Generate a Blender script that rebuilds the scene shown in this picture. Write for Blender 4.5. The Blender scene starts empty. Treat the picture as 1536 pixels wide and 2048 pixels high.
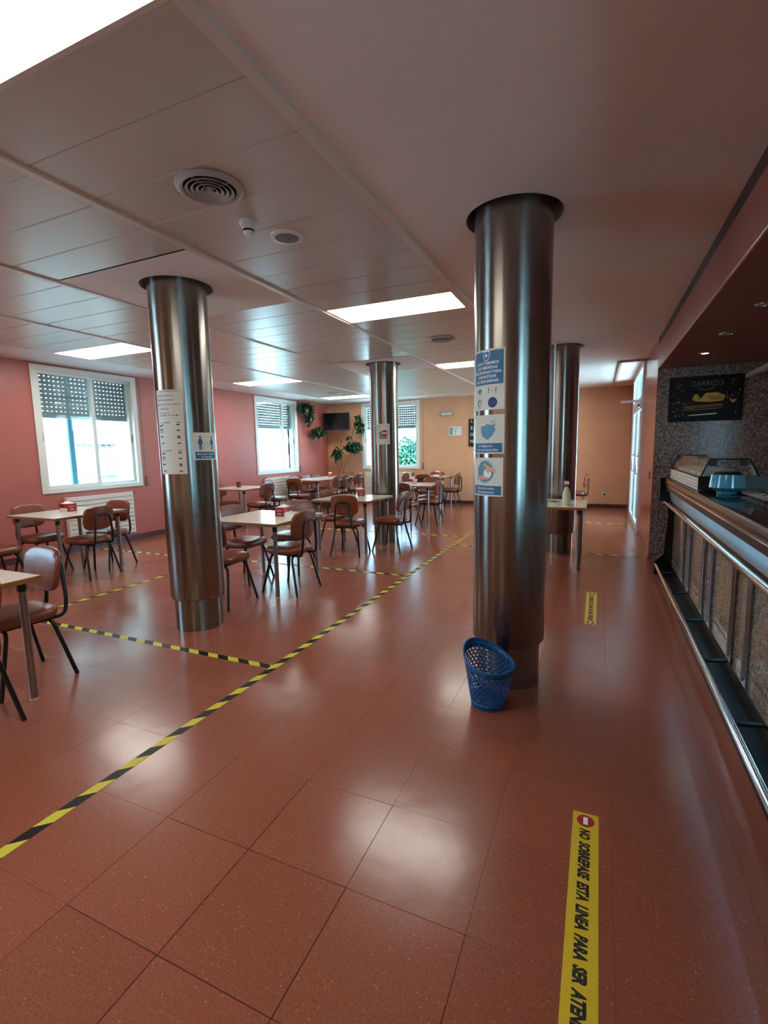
import bpy, bmesh, math, random
from mathutils import Vector, Matrix
PI = math.pi
sc = bpy.context.scene
C = sc.collection
random.seed(7)

# ------------------------------------------------------------------ camera
EYE = Vector((0, 0, 1.5))
R_ = Vector((0.914464, 0.404214, -0.019159))      # right
D_ = Vector((0.034964, -0.126091, -0.991402))     # down
F_ = Vector((-0.403154, 0.905932, -0.129438))     # forward
cam = bpy.data.objects.new('camera', bpy.data.cameras.new('camera'))
C.objects.link(cam)
cam.matrix_world = Matrix(((R_.x, -D_.x, -F_.x, EYE.x), (R_.y, -D_.y, -F_.y, EYE.y), (R_.z, -D_.z, -F_.z, EYE.z), (0, 0, 0, 1)))
cam.data.sensor_fit = 'VERTICAL'
cam.data.sensor_height = 36.0
cam.data.lens = 965.53 * 36 / 2048
cam.data.clip_start = 0.02
sc.camera = cam

# ------------------------------------------------------------------ world, light, exposure
world = bpy.data.worlds.new('sky'); sc.world = world
world.use_nodes = True
bg = world.node_tree.nodes['Background']
bg.inputs[0].default_value = (0.4, 0.72, 1.0, 1)
SKY = 12.5
bg.inputs[1].default_value = SKY
PANEL = 11.5
sc.view_settings.view_transform = 'Standard'
sc.view_settings.look = 'None'
sc.view_settings.gamma = 1
sc.view_settings.exposure = 0.5
sc.view_settings.use_curve_mapping = False
sc.cycles.max_bounces = 8
sc.cycles.diffuse_bounces = 4
sc.cycles.glossy_bounces = 4
sc.cycles.transparent_max_bounces = 10
sc.cycles.caustics_reflective = False
sc.cycles.caustics_refractive = False
sc.cycles.sample_clamp_indirect = 6
sc.cycles.use_denoising = True

sun = bpy.data.lights.new('sun', 'SUN'); sun.energy = 24; sun.angle = .01; sun.color = (.68, .89, 1)
sun_o = bpy.data.objects.new('sun', sun); C.objects.link(sun_o)
sun_o.rotation_euler = Vector((-.62, .22, -.95)).to_track_quat('-Z', 'Y').to_euler()

def portal(name, loc, rot, sx, sy):
    l = bpy.data.lights.new(name, 'AREA'); l.shape = 'RECTANGLE'; l.size = sx; l.size_y = sy
    l.cycles.is_portal = True
    o = bpy.data.objects.new(name, l); C.objects.link(o); o.location = loc; o.rotation_euler = rot
    return o
XL, YB, YR, XR, XB = -7.42, 12.65, -3.5, 0.64, 2.6     # left wall, back wall, rear wall, right wall, wall behind the bar
ZC = 2.83
# area light emits along its local -Z: turned to shine into the room
portal('portal_window', (XL - .32, 5.26, 1.86), (0, -PI / 2, 0), 1.84, 1.7)
portal('portal_window', (XL - .32, 10.17, 1.9), (0, -PI / 2, 0), 1.84, 1.7)
portal('portal_window', (XL - .32, 0.35, 1.86), (0, -PI / 2, 0), 1.84, 1.7)
portal('portal_window', (-5.39, YB + .32, 1.9), (-PI / 2, 0, 0), 1.74, 1.84)
portal('portal_window', (XR + .2, 10.28, 1.4), (0, PI / 2, 0), 2.8, 2.45)
portal('portal_window', (XB + .32, -0.75, 1.62), (0, PI / 2, 0), 1.45, 3.3)

# ------------------------------------------------------------------ materials
def lin(h):
    h = h.lstrip('#'); v = [int(h[i:i + 2], 16) / 255 for i in (0, 2, 4)]
    return tuple((x / 12.92 if x <= .04045 else ((x + .055) / 1.055) ** 2.4) for x in v) + (1,)
MATS = {}
def mat(name, col, rough=.5, metal=0, spec=.5, coat=0, emit=None, emit_s=0, aniso=0, noise=0, nscale=20, bump=0, bscale=60):
    if name in MATS: return MATS[name]
    m = bpy.data.materials.new(name); m.use_nodes = True
    nt = m.node_tree; b = nt.nodes['Principled BSDF']
    c = lin(col) if isinstance(col, str) else col
    b.inputs['Base Color'].default_value = c
    b.inputs['Roughness'].default_value = rough
    b.inputs['Metallic'].default_value = metal
    b.inputs['Specular IOR Level'].default_value = spec
    if coat:
        b.inputs['Coat Weight'].default_value = coat; b.inputs['Coat Roughness'].default_value = .12
    if emit:
        b.inputs['Emission Color'].default_value = lin(emit) if isinstance(emit, str) else emit
        b.inputs['Emission Strength'].default_value = emit_s
    if aniso:
        b.inputs['Anisotropic'].default_value = aniso
        t = nt.nodes.new('ShaderNodeTangent'); t.direction_type = 'RADIAL'; t.axis = 'Z'
        nt.links.new(t.outputs[0], b.inputs['Tangent'])
    if noise or bump:
        tc = nt.nodes.new('ShaderNodeTexCoord')
    if noise:
        n = nt.nodes.new('ShaderNodeTexNoise'); n.inputs['Scale'].default_value = nscale; n.inputs['Detail'].default_value = 5
        nt.links.new(tc.outputs['Object'], n.inputs['Vector'])
        r = nt.nodes.new('ShaderNodeValToRGB')
        r.color_ramp.elements[0].position = .3; r.color_ramp.elements[1].position = .7
        r.color_ramp.elements[0].color = tuple(x * (1 - noise) for x in c[:3]) + (1,)
        r.color_ramp.elements[1].color = tuple(min(1, x * (1 + noise)) for x in c[:3]) + (1,)
        nt.links.new(n.outputs[0], r.inputs[0]); nt.links.new(r.outputs[0], b.inputs['Base Color'])
    if bump:
        n2 = nt.nodes.new('ShaderNodeTexNoise'); n2.inputs['Scale'].default_value = bscale
        nt.links.new(tc.outputs['Object'], n2.inputs['Vector'])
        bp = nt.nodes.new('ShaderNodeBump'); bp.inputs['Strength'].default_value = bump; bp.inputs['Distance'].default_value = .01
        nt.links.new(n2.outputs[0], bp.inputs['Height']); nt.links.new(bp.outputs[0], b.inputs['Normal'])
    MATS[name] = m
    return m
def nodes(m): return m.node_tree.nodes, m.node_tree.links, m.node_tree.nodes['Principled BSDF']

M_left = mat('salmon_paint', '#b4655a', .42, noise=.04, nscale=3, bump=.05)
M_back = mat('peach_paint', '#d59f78', .5, noise=.04, nscale=3, bump=.05)
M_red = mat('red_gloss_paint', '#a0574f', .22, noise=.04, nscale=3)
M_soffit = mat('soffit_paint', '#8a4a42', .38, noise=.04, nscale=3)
M_gap_shade = mat('soffit_gap_shade', '#35191a', .6)  # dark colour stands in for the shade in the gap
M_gyps = mat('gypsum_ceiling', '#f1ebe4', .85, noise=.03, nscale=2)
M_border = mat('gypsum_border', '#e6e0dd', .7)
M_white = mat('window_white', '#dfe3dc', .35)
M_alu = mat('white_aluminium', '#d8dedd', .3)
M_runner = mat('ceiling_runner', '#d8c9bb', .4)
M_base = mat('brown_skirting', '#4e2a22', .3)
M_subfloor = mat('joint_filler', '#3d2019', .8)
M_rad = mat('radiator_enamel', '#ddd8cc', .35)
M_grey = mat('shutter_grey', '#8d9498', .5)
M_light = mat('light_diffuser', '#ffffff', .5, emit=(1, .96, .87, 1), emit_s=PANEL)
M_wood = mat('table_edge_wood', '#8a5a2c', .4, noise=.2, nscale=8)
M_lam = mat('cream_laminate', '#e4e3d8', .14, spec=.6)
M_vinyl = mat('brown_vinyl', '#7c4229', .34, spec=.55, noise=.1, nscale=14, bump=.08, bscale=120)
M_black = mat('black_tube', '#0c0c0d', .35)
M_steel = mat('table_leg_steel', '#9a938e', .3, 1)
M_chrome = mat('chrome', '#c9cbd0', .12, 1)
M_foot = mat('cream_foot_cap', '#d8cdb0', .5)
M_granite_top = mat('dark_counter_stone', '#1d2321', .07, noise=.5, nscale=60)
M_barwood = mat('varnished_bar_wood', '#3c1a12', .2, spec=.3, noise=.25, nscale=9)
M_dark = mat('dark_bar_metal', '#1b1817', .3, .6)
M_fascia = mat('brushed_fascia', '#a9bcc4', .3, .35)
M_kick = mat('black_kickboard', '#0d0c0c', .4)
M_red_box = mat('red_box', '#b3202a', .35)
M_darkred = mat('dark_red', '#4d1214', .35)
M_paper = mat('paper', '#d9d8cd', .6)
M_napkin = mat('napkin_white', '#f0eeea', .8)
M_blue = mat('print_blue', '#2e6a93', .5)
M_teal = mat('print_teal', '#4f8fa8', .5)
M_navy = mat('print_navy', '#202c66', .5)
M_ink = mat('print_ink', '#18181a', .6)
M_greyink = mat('print_grey', '#8b8a84', .6)
M_skin = mat('print_skin', '#e2a583', .6)
M_red_print = mat('print_red', '#a8202a', .5)
M_yellow = mat('sign_yellow', '#d8bd2e', .4)
M_basket = mat('basket_blue', '#1560a6', .35)
M_tealpot = mat('teal_ceramic', '#3f8fa6', .12, coat=.5)
M_saucer = mat('white_china', '#e4e8e4', .15)
M_tv = mat('tv_black', '#060606', .2)
M_leaf = mat('leaf_green', '#1f4526', .35, noise=.5, nscale=6)
M_stem = mat('stem_brown', '#5f5134', .6)
M_pot = mat('pot_terracotta', '#8a4d34', .7)
M_hedge = mat('hedge_green', '#3c7a5c', .6, noise=.4, nscale=4)
M_ext = mat('exterior_render', '#d6d8d2', .8)
M_gnd = mat('exterior_paving', '#eeeeea', .9)
M_grille = mat('diffuser_grey', '#aaa7a2', .4)
M_void = mat('duct_void', '#0a0a0a', .8)
M_tape_clear = mat('plastic_white', '#d9d9d4', .3)
M_bottle = mat('milky_bottle', '#cfd2ae', .25)
M_cloth = mat('green_cloth', '#86b06a', .8)
M_gold = mat('print_cream_yellow', '#c9b052', .5)
M_bread = mat('print_bread', '#7d4f22', .5)

def glass_mat(name='window_glass', refl=.9):
    m = bpy.data.materials.new(name); m.use_nodes = True
    nt = m.node_tree; nt.nodes.clear()
    o = nt.nodes.new('ShaderNodeOutputMaterial'); mx = nt.nodes.new('ShaderNodeMixShader')
    t = nt.nodes.new('ShaderNodeBsdfTransparent'); t.inputs[0].default_value = (.93, .985, .98, 1)
    g = nt.nodes.new('ShaderNodeBsdfGlossy'); g.inputs['Roughness'].default_value = .02
    ge = nt.nodes.new('ShaderNodeNewGeometry'); dp = nt.nodes.new('ShaderNodeVectorMath'); dp.operation = 'DOT_PRODUCT'
    nt.links.new(ge.outputs['Normal'], dp.inputs[0]); nt.links.new(ge.outputs['Incoming'], dp.inputs[1])
    ab = nt.nodes.new('ShaderNodeMath'); ab.operation = 'ABSOLUTE'; nt.links.new(dp.outputs['Value'], ab.inputs[0])
    om = nt.nodes.new('ShaderNodeMath'); om.operation = 'SUBTRACT'; om.inputs[0].default_value = 1; nt.links.new(ab.outputs[0], om.inputs[1])
    pw = nt.nodes.new('ShaderNodeMath'); pw.operation = 'POWER'; pw.inputs[1].default_value = 5; nt.links.new(om.outputs[0], pw.inputs[0])
    f = nt.nodes.new('ShaderNodeMath'); f.operation = 'MULTIPLY_ADD'; f.inputs[1].default_value = refl; f.inputs[2].default_value = .035
    nt.links.new(pw.outputs[0], f.inputs[0])
    nt.links.new(f.outputs[0], mx.inputs[0]); nt.links.new(t.outputs[0], mx.inputs[1]); nt.links.new(g.outputs[0], mx.inputs[2])
    nt.links.new(mx.outputs[0], o.inputs[0])
    return m
M_glass = glass_mat()
M_case = glass_mat('case_glass', .3)

def column_mat():
    m = mat('brushed_column_steel', '#8c8a85', .24, 1, aniso=.85)
    N, L, b = nodes(m)
    b.inputs['Anisotropic Rotation'].default_value = .25
    return m
M_col = column_mat()

def floor_mat():
    m = mat('red_vinyl_tile', '#96523f', .17, spec=.5)
    N, L, b = nodes(m)
    tc = N.new('ShaderNodeTexCoord'); g = N.new('ShaderNodeNewGeometry')
    n1 = N.new('ShaderNodeTexNoise'); n1.inputs['Scale'].default_value = 120; n1.inputs['Detail'].default_value = 6; n1.inputs['Roughness'].default_value = .7
    L.new(g.outputs['Position'], n1.inputs['Vector'])
    r1 = N.new('ShaderNodeValToRGB'); e = r1.color_ramp.elements
    e[0].position = .2; e[0].color = lin('#703c2e'); e[1].position = .8; e[1].color = lin('#a8654f')
    L.new(n1.outputs[0], r1.inputs[0])
    # pale flecks
    v = N.new('ShaderNodeTexVoronoi'); v.inputs['Scale'].default_value = 95
    L.new(g.outputs['Position'], v.inputs['Vector'])
    sp = N.new('ShaderNodeSeparateColor'); L.new(v.outputs['Color'], sp.inputs[0])
    lt = N.new('ShaderNodeMath'); lt.operation = 'LESS_THAN'; lt.inputs[1].default_value = .18; L.new(v.outputs['Distance'], lt.inputs[0])
    gt = N.new('ShaderNodeMath'); gt.operation = 'GREATER_THAN'; gt.inputs[1].default_value = .86; L.new(sp.outputs[0], gt.inputs[0])
    mu = N.new('ShaderNodeMath'); mu.operation = 'MULTIPLY'; L.new(lt.outputs[0], mu.inputs[0]); L.new(gt.outputs[0], mu.inputs[1])
    m2 = N.new('ShaderNodeMath'); m2.operation = 'MULTIPLY'; m2.inputs[1].default_value = .75; L.new(mu.outputs[0], m2.inputs[0])
    mx = N.new('ShaderNodeMix'); mx.data_type = 'RGBA'; mx.inputs[7].default_value = lin('#d09a84')
    L.new(m2.outputs[0], mx.inputs[0]); L.new(r1.outputs[0], mx.inputs[6])
    # each tile a touch different
    oi = N.new('ShaderNodeObjectInfo'); mr = N.new('ShaderNodeMapRange'); mr.inputs['To Min'].default_value = .95; mr.inputs['To Max'].default_value = 1.06
    L.new(oi.outputs['Random'], mr.inputs[0])
    hsv = N.new('ShaderNodeHueSaturation'); L.new(mr.outputs[0], hsv.inputs['Value']); L.new(mx.outputs[2], hsv.inputs['Color'])
    L.new(hsv.outputs[0], b.inputs['Base Color'])
    # polished wear
    n2 = N.new('ShaderNodeTexNoise'); n2.inputs['Scale'].default_value = 3; L.new(g.outputs['Position'], n2.inputs['Vector'])
    m3 = N.new('ShaderNodeMapRange'); m3.inputs['To Min'].default_value = .17; m3.inputs['To Max'].default_value = .25
    L.new(n2.outputs[0], m3.inputs[0]); L.new(m3.outputs[0], b.inputs['Roughness'])
    n3 = N.new('ShaderNodeTexNoise'); n3.inputs['Scale'].default_value = 7; L.new(g.outputs['Position'], n3.inputs['Vector'])
    bp = N.new('ShaderNodeBump'); bp.inputs['Strength'].default_value = .06; bp.inputs['Distance'].default_value = .02
    L.new(n3.outputs[0], bp.inputs['Height']); L.new(bp.outputs[0], b.inputs['Normal'])
    return m
M_tile = floor_mat()

def panel_mat():
    m = mat('perforated_metal_panel', '#a99a8c', .3, spec=.6)
    N, L, b = nodes(m)
    g = N.new('ShaderNodeNewGeometry'); v = N.new('ShaderNodeVectorMath'); v.operation = 'SCALE'; v.inputs['Scale'].default_value = 2 * PI / .0075
    L.new(g.outputs['Position'], v.inputs[0])
    s = N.new('ShaderNodeSeparateXYZ'); L.new(v.outputs[0], s.inputs[0])
    sx = N.new('ShaderNodeMath'); sx.operation = 'SINE'; L.new(s.outputs[0], sx.inputs[0])
    sy = N.new('ShaderNodeMath'); sy.operation = 'SINE'; L.new(s.outputs[1], sy.inputs[0])
    mu = N.new('ShaderNodeMath'); mu.operation = 'MULTIPLY'; L.new(sx.outputs[0], mu.inputs[0]); L.new(sy.outputs[0], mu.inputs[1])
    gt = N.new('ShaderNodeMath'); gt.operation = 'GREATER_THAN'; gt.inputs[1].default_value = .55; L.new(mu.outputs[0], gt.inputs[0])
    mx = N.new('ShaderNodeMix'); mx.data_type = 'RGBA'; mx.inputs[6].default_value = lin('#cdc1b4'); mx.inputs[7].default_value = lin('#9a8f84')
    L.new(gt.outputs[0], mx.inputs[0]); L.new(mx.outputs[2], b.inputs['Base Color'])
    return m
M_panel = panel_mat()

def granite_mat(name, a, c, d, scale, rough):
    m = mat(name, a, rough, spec=.5)
    N, L, b = nodes(m)
    g = N.new('ShaderNodeNewGeometry')
    v = N.new('ShaderNodeTexVoronoi'); v.inputs['Scale'].default_value = scale; L.new(g.outputs['Position'], v.inputs['Vector'])
    s = N.new('ShaderNodeSeparateColor'); L.new(v.outputs['Color'], s.inputs[0])
    r = N.new('ShaderNodeValToRGB'); r.color_ramp.interpolation = 'CONSTANT'; e = r.color_ramp.elements
    e[0].position = 0; e[0].color = lin(a); e[1].position = .38; e[1].color = lin(c)
    k = e.new(.75); k.color = lin(d)
    L.new(s.outputs[0], r.inputs[0]); L.new(r.outputs[0], b.inputs['Base Color'])
    return m
M_granite = granite_mat('speckled_granite', '#4c4744', '#807974', '#aaa29c', 105, .16)
M_granite2 = granite_mat('brown_granite', '#5e544b', '#857869', '#9f9182', 120, .1)

def hazard_mat(sign):
    m = mat('hazard_stripes_a' if sign > 0 else 'hazard_stripes_b', '#c9c235', .45, spec=.35)
    N, L, b = nodes(m)
    tc = N.new('ShaderNodeTexCoord'); s = N.new('ShaderNodeSeparateXYZ'); L.new(tc.outputs['Object'], s.inputs[0])
    k = N.new('ShaderNodeMath'); k.operation = 'MULTIPLY'; k.inputs[1].default_value = sign * 1.0; L.new(s.outputs[1], k.inputs[0])
    a = N.new('ShaderNodeMath'); a.operation = 'ADD'; L.new(s.outputs[0], a.inputs[0]); L.new(k.outputs[0], a.inputs[1])
    d = N.new('ShaderNodeMath'); d.operation = 'DIVIDE'; d.inputs[1].default_value = .19; L.new(a.outputs[0], d.inputs[0])
    f = N.new('ShaderNodeMath'); f.operation = 'FRACT'; L.new(d.outputs[0], f.inputs[0])
    g = N.new('ShaderNodeMath'); g.operation = 'GREATER_THAN'; g.inputs[1].default_value = .5; L.new(f.outputs[0], g.inputs[0])
    mx = N.new('ShaderNodeMix'); mx.data_type = 'RGBA'; mx.inputs[6].default_value = lin('#0a0a0a'); mx.inputs[7].default_value = lin('#cfc63c')
    L.new(g.outputs[0], mx.inputs[0]); L.new(mx.outputs[2], b.inputs['Base Color'])
    return m
M_haz = {1: hazard_mat(1), -1: hazard_mat(-1)}

def stone_mat():
    m = mat('pale_stone_blocks', '#e4e2d6', .8)
    N, L, b = nodes(m)
    tc = N.new('ShaderNodeTexCoord'); mp = N.new('ShaderNodeMapping'); mp.inputs['Rotation'].default_value = (PI / 2, 0, PI / 2)
    br = N.new('ShaderNodeTexBrick'); br.inputs['Scale'].default_value = 1.6; br.inputs['Mortar Size'].default_value = .015
    br.inputs['Color1'].default_value = lin('#8f8e86'); br.inputs['Color2'].default_value = lin('#7d7d77'); br.inputs['Mortar'].default_value = lin('#565a58')
    L.new(tc.outputs['Object'], mp.inputs[0]); L.new(mp.outputs[0], br.inputs['Vector']); L.new(br.outputs[0], b.inputs['Base Color'])
    return m
M_stone = stone_mat()

# ------------------------------------------------------------------ mesh builders
class MB:
    def __init__(s): s.v = []; s.f = []
    def add(s, vs, fs):
        o = len(s.v); s.v += [tuple(p) for p in vs]; s.f += [[i + o for i in f] for f in fs]; return s
    def box(s, x0, x1, y0, y1, z0, z1):
        return s.add([(x, y, z) for x in (x0, x1) for y in (y0, y1) for z in (z0, z1)],
                     [(0, 1, 3, 2), (4, 6, 7, 5), (0, 4, 5, 1), (2, 3, 7, 6), (0, 2, 6, 4), (1, 5, 7, 3)])
    def hexa(s, p):   # 8 points: bottom loop, top loop
        return s.add(p, [(3, 2, 1, 0), (4, 5, 6, 7), (0, 1, 5, 4), (1, 2, 6, 5), (2, 3, 7, 6), (3, 0, 4, 7)])
    def tube(s, pts, r, n=10, caps=True):
        pts = [Vector(p) for p in pts]; rings = []
        up = None
        for i, p in enumerate(pts):
            t = (pts[min(i + 1, len(pts) - 1)] - pts[max(i - 1, 0)]).normalized()
            if up is None:
                up = Vector((0, 0, 1)) if abs(t.z) < .9 else Vector((1, 0, 0))
            a = t.cross(up)
            if a.length < 1e-4: a = t.cross(Vector((0, 1, 0)))
            a.normalize(); b = a.cross(t).normalized(); up = b
            rr = r[i] if isinstance(r, (list, tuple)) else r
            rings.append([p + a * rr * math.cos(2 * PI * k / n) + b * rr * math.sin(2 * PI * k / n) for k in range(n)])
        vs = [q for rg in rings for q in rg]; fs = []
        for i in range(len(rings) - 1):
            for k in range(n):
                fs.append((i * n + k, i * n + (k + 1) % n, (i + 1) * n + (k + 1) % n, (i + 1) * n + k))
        if caps: fs += [tuple(range(n))[::-1], tuple(range((len(rings) - 1) * n, len(rings) * n))]
        return s.add(vs, fs)
    def lathe(s, prof, n=32, c=(0, 0), sx=1, sy=1, close=False):
        vs = []; fs = []
        for r, z in prof:
            for k in range(n):
                a = 2 * PI * k / n; vs.append((c[0] + r * sx * math.cos(a), c[1] + r * sy * math.sin(a), z))
        m = len(prof)
        for i in range(m if close else m - 1):
            j = (i + 1) % m
            for k in range(n): fs.append((i * n + k, i * n + (k + 1) % n, j * n + (k + 1) % n, j * n + k))
        if not close:
            if prof[0][0] > 1e-5: fs.append(tuple(range(n))[::-1])
            if prof[-1][0] > 1e-5: fs.append(tuple(range((m - 1) * n, m * n)))
        return s.add(vs, fs)
    def prism(s, prof, y0, y1, axis='y'):   # closed profile (a,b) swept along an axis
        n = len(prof)
        P = (lambda a, b, t: (a, t, b)) if axis == 'y' else (lambda a, b, t: (t, a, b))
        vs = [P(a, b, y0) for a, b in prof] + [P(a, b, y1) for a, b in prof]
        fs = [tuple(range(n)), tuple(range(n, 2 * n))[::-1]] + [(i, (i + 1) % n, n + (i + 1) % n, n + i) for i in range(n)]
        return s.add(vs, fs)
    def mesh(s, name, m, smooth=False, auto=None):
        me = bpy.data.meshes.new(name); bm = bmesh.new()
        vs = [bm.verts.new(p) for p in s.v]
        for f in s.f:
            q = []
            for i in f:
                if not q or vs[i] is not q[-1]: q.append(vs[i])
            if len(set(q)) < 3: continue
            try: bm.faces.new(q)
            except ValueError: pass
        bmesh.ops.remove_doubles(bm, verts=bm.verts, dist=1e-5)
        bmesh.ops.recalc_face_normals(bm, faces=bm.faces)
        if smooth:
            for f in bm.faces: f.smooth = True
            lim = math.radians(auto or 38)
            for e in bm.edges:
                if len(e.link_faces) == 2 and e.calc_face_angle(0) > lim: e.smooth = False
        bm.to_mesh(me); bm.free(); me.materials.append(m)
        return me

def obj(name, mb, m, parent=None, smooth=False, loc=None, auto=None):
    me = mb if isinstance(mb, bpy.types.Mesh) else mb.mesh(name, m, smooth, auto)
    o = bpy.data.objects.new(name, me); C.objects.link(o)
    if parent is not None: o.parent = parent
    if loc is not None: o.location = loc
    return o
def tag(o, label, cat, group=None):
    o['label'] = label; o['category'] = cat
    if group: o['group'] = group
    return o
def thing(name, label, cat, loc=(0, 0, 0), rz=0, group=None):
    o = bpy.data.objects.new(name, None); C.objects.link(o); o.location = loc; o.rotation_euler = (0, 0, rz)
    return tag(o, label, cat, group)
def structure(name, mb, m, smooth=False):
    o = obj(name, mb, m, None, smooth) if mb is not None else bpy.data.objects.new(name, None)
    if mb is None: C.objects.link(o)
    o['kind'] = 'structure'
    return o
def copy_tree(o, parent=None):
    c = o.copy(); C.objects.link(c)
    if parent is not None: c.parent = parent
    for ch in [k for k in KIDS.get(o.name, [])]: copy_tree(ch, c)
    return c
KIDS = {}
def learn(o):
    for ch in o.children:
        KIDS.setdefault(o.name, []).append(ch); learn(ch)

def arc_path(pts, rad, n=5):
    """polyline with rounded corners"""
    pts = [Vector(p) for p in pts]; out = [pts[0]]
    for i in range(1, len(pts) - 1):
        a, p, b = pts[i - 1], pts[i], pts[i + 1]
        r = min(rad, (a - p).length * .45, (b - p).length * .45)
        p0 = p + (a - p).normalized() * r; p1 = p + (b - p).normalized() * r
        for k in range(n + 1):
            t = k / n; out.append((1 - t) ** 2 * p0 + 2 * t * (1 - t) * p + t * t * p1)
    out.append(pts[-1]); return out

# ------------------------------------------------------------------ room shell
def box_wall(name, boxes, m):
    b = MB()
    for q in boxes: b.box(*q)
    return structure(name, b, m)
W1, W2, W3, W4 = (4.415, 6.11), (9.32, 11.03), (-6.262, -4.525), (-.5, 1.2)
WZ0, WZ1 = .95, 2.79
x0, x1 = XL - .3, XL
segs = [(YR, W4[0]), (W4[1], W1[0]), (W1[1], W2[0]), (W2[1], YB + .3)]
bx = [(x0, x1, a, b, 0, ZC + .1) for a, b in segs]
for w in (W1, W2, W4): bx += [(x0, x1, w[0], w[1], 0, WZ0), (x0, x1, w[0], w[1], WZ1, ZC + .1)]
box_wall('wall_left', bx, M_left)
box_wall('wall_back', [(XL, W3[0], YB, YB + .3, 0, ZC + .1), (W3[1], XR + .3, YB, YB + .3, 0, ZC + .1),
                       (W3[0], W3[1], YB, YB + .3, 0, WZ0), (W3[0], W3[1], YB, YB + .3, WZ1, ZC + .1)], M_back)
DY0, DY1 = 9.05, 11.5
box_wall('wall_right', [(XR, XR + .3, 7.25, DY0, 0, ZC + .1), (XR, XR + .3, DY1, YB, 0, ZC + .1)], M_red)
box_wall('wall_bar_end', [(XR + .012, XB, 7.1, 7.25, 0, ZC)], M_granite)
structure('trim_1', MB().box(XR - .001, XR + .012, 7.1, 7.25, 0, ZC + .1), M_red)
wb = (-2.4, .9)
box_wall('wall_bar_back', [(XB, XB + .3, YR, wb[0], 0, ZC + .1), (XB, XB + .3, wb[1], 7.25, 0, ZC + .1),
                           (XB, XB + .3, wb[0], wb[1], 0, .9), (XB, XB + .3, wb[0], wb[1], 2.34, ZC + .1)], M_back)
box_wall('wall_rear', [(XL, XB, YR - .3, YR, 0, ZC + .1)], M_back)
# soffit over the bar, and a shallow recess painted dark as the shade under the ceiling
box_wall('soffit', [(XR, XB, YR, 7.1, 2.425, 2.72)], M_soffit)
structure('trim_2', MB().box(XR + .01, XB, YR, 7.1, 2.72, ZC), M_gap_shade)
structure('trim_3', MB().tube([(XR + .002, YR, 2.43), (XR + .002, 7.1, 2.43)], .009, 8), mat('soffit_bead', '#a06a6a', .3), True)

# floor: base, one part per tile near the camera, the far ones joined
TP, TX, TY = .42, -1.167, .874
fl = structure('floor', MB().box(XL, XB, YR, YB, -.1, -.0029), M_subfloor)
def tile_mb(cx, cy, g, mb, x_lo=XL, x_hi=XB, y_lo=YR, y_hi=YB):
    a0, a1, b0, b1 = max(x_lo, cx - TP / 2 + g) , min(x_hi, cx + TP / 2 - g), max(y_lo, cy - TP / 2 + g), min(y_hi, cy + TP / 2 - g)
    if a1 - a0 < .01 or b1 - b0 < .01: return
    c = .0005
    lo = [(a0, b0, -.003), (a1, b0, -.003), (a1, b1, -.003), (a0, b1, -.003)]
    md = [(a0, b0, -.0008), (a1, b0, -.0008), (a1, b1, -.0008), (a0, b1, -.0008)]
    hi = [(a0 + c, b0 + c, 0), (a1 - c, b0 + c, 0), (a1 - c, b1 - c, 0), (a0 + c, b1 - c, 0)]
    fs = [(8, 9, 10, 11)]
    for k in range(4): fs += [(k, (k + 1) % 4, 4 + (k + 1) % 4, 4 + k), (4 + k, 4 + (k + 1) % 4, 8 + (k + 1) % 4, 8 + k)]
    mb.add(lo + md + hi, fs)
cells = []
for i in range(-16, 11):
    for j in range(-11, 29):
        cx, cy = TX + (i + .5) * TP, TY + (j + .5) * TP
        if cx + TP / 2 < XL or cx - TP / 2 > XB or cy + TP / 2 < YR or cy - TP / 2 > YB: continue
        whole = cx - TP / 2 > XL and cy + TP / 2 < YB
        d = Vector((cx, cy, 0)) - EYE; zf = d.dot(F_)
        seen = zf > .3 and abs(965 * d.dot(R_) / zf) < 900 and 965 * d.dot(D_) / zf < 1250 and cx < .95
        cells.append((0 if (seen and whole) else 1, math.hypot(cx, cy), i, j, cx, cy))
cells.sort()
mats_t = {}
g_std, g_open = .0002, .0012
for g in (g_std, g_open):
    b = MB(); tile_mb(0, 0, g, b, -9, 9, -9, 9); mats_t[g] = b.mesh('floor_tile', M_tile)
rest = MB()
for k, (flag, d, i, j, cx, cy) in enumerate(cells):
    if flag == 0 and k < 295:
        wide = (i in (-1, 0) and j <= 1) or (i, j) in ((0, 0), (1, 0), (-1, 1), (0, 1))
        obj('floor_tile', mats_t[g_open if wide else g_std], None, fl, loc=(cx, cy, 0))
    else:
        tile_mb(cx, cy, g_std, rest)
ro = obj('far_floor_tiles', rest, M_tile, fl); ro['kind'] = 'stuff'

# baseboards
structure('baseboard_left', MB().box(XL, XL + .015, YR, YB, 0, .09), M_base)
structure('baseboard_back', MB().box(XL + .015, XR, YB - .015, YB, 0, .09), M_base)
structure('baseboard_right', MB().box(XR - .012, XR, 7.1, DY0, 0, .05).box(XR - .012, XR, DY1, YB - .015, 0, .05), mat('steel_skirting', '#8a7f86', .3, .7))

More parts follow.
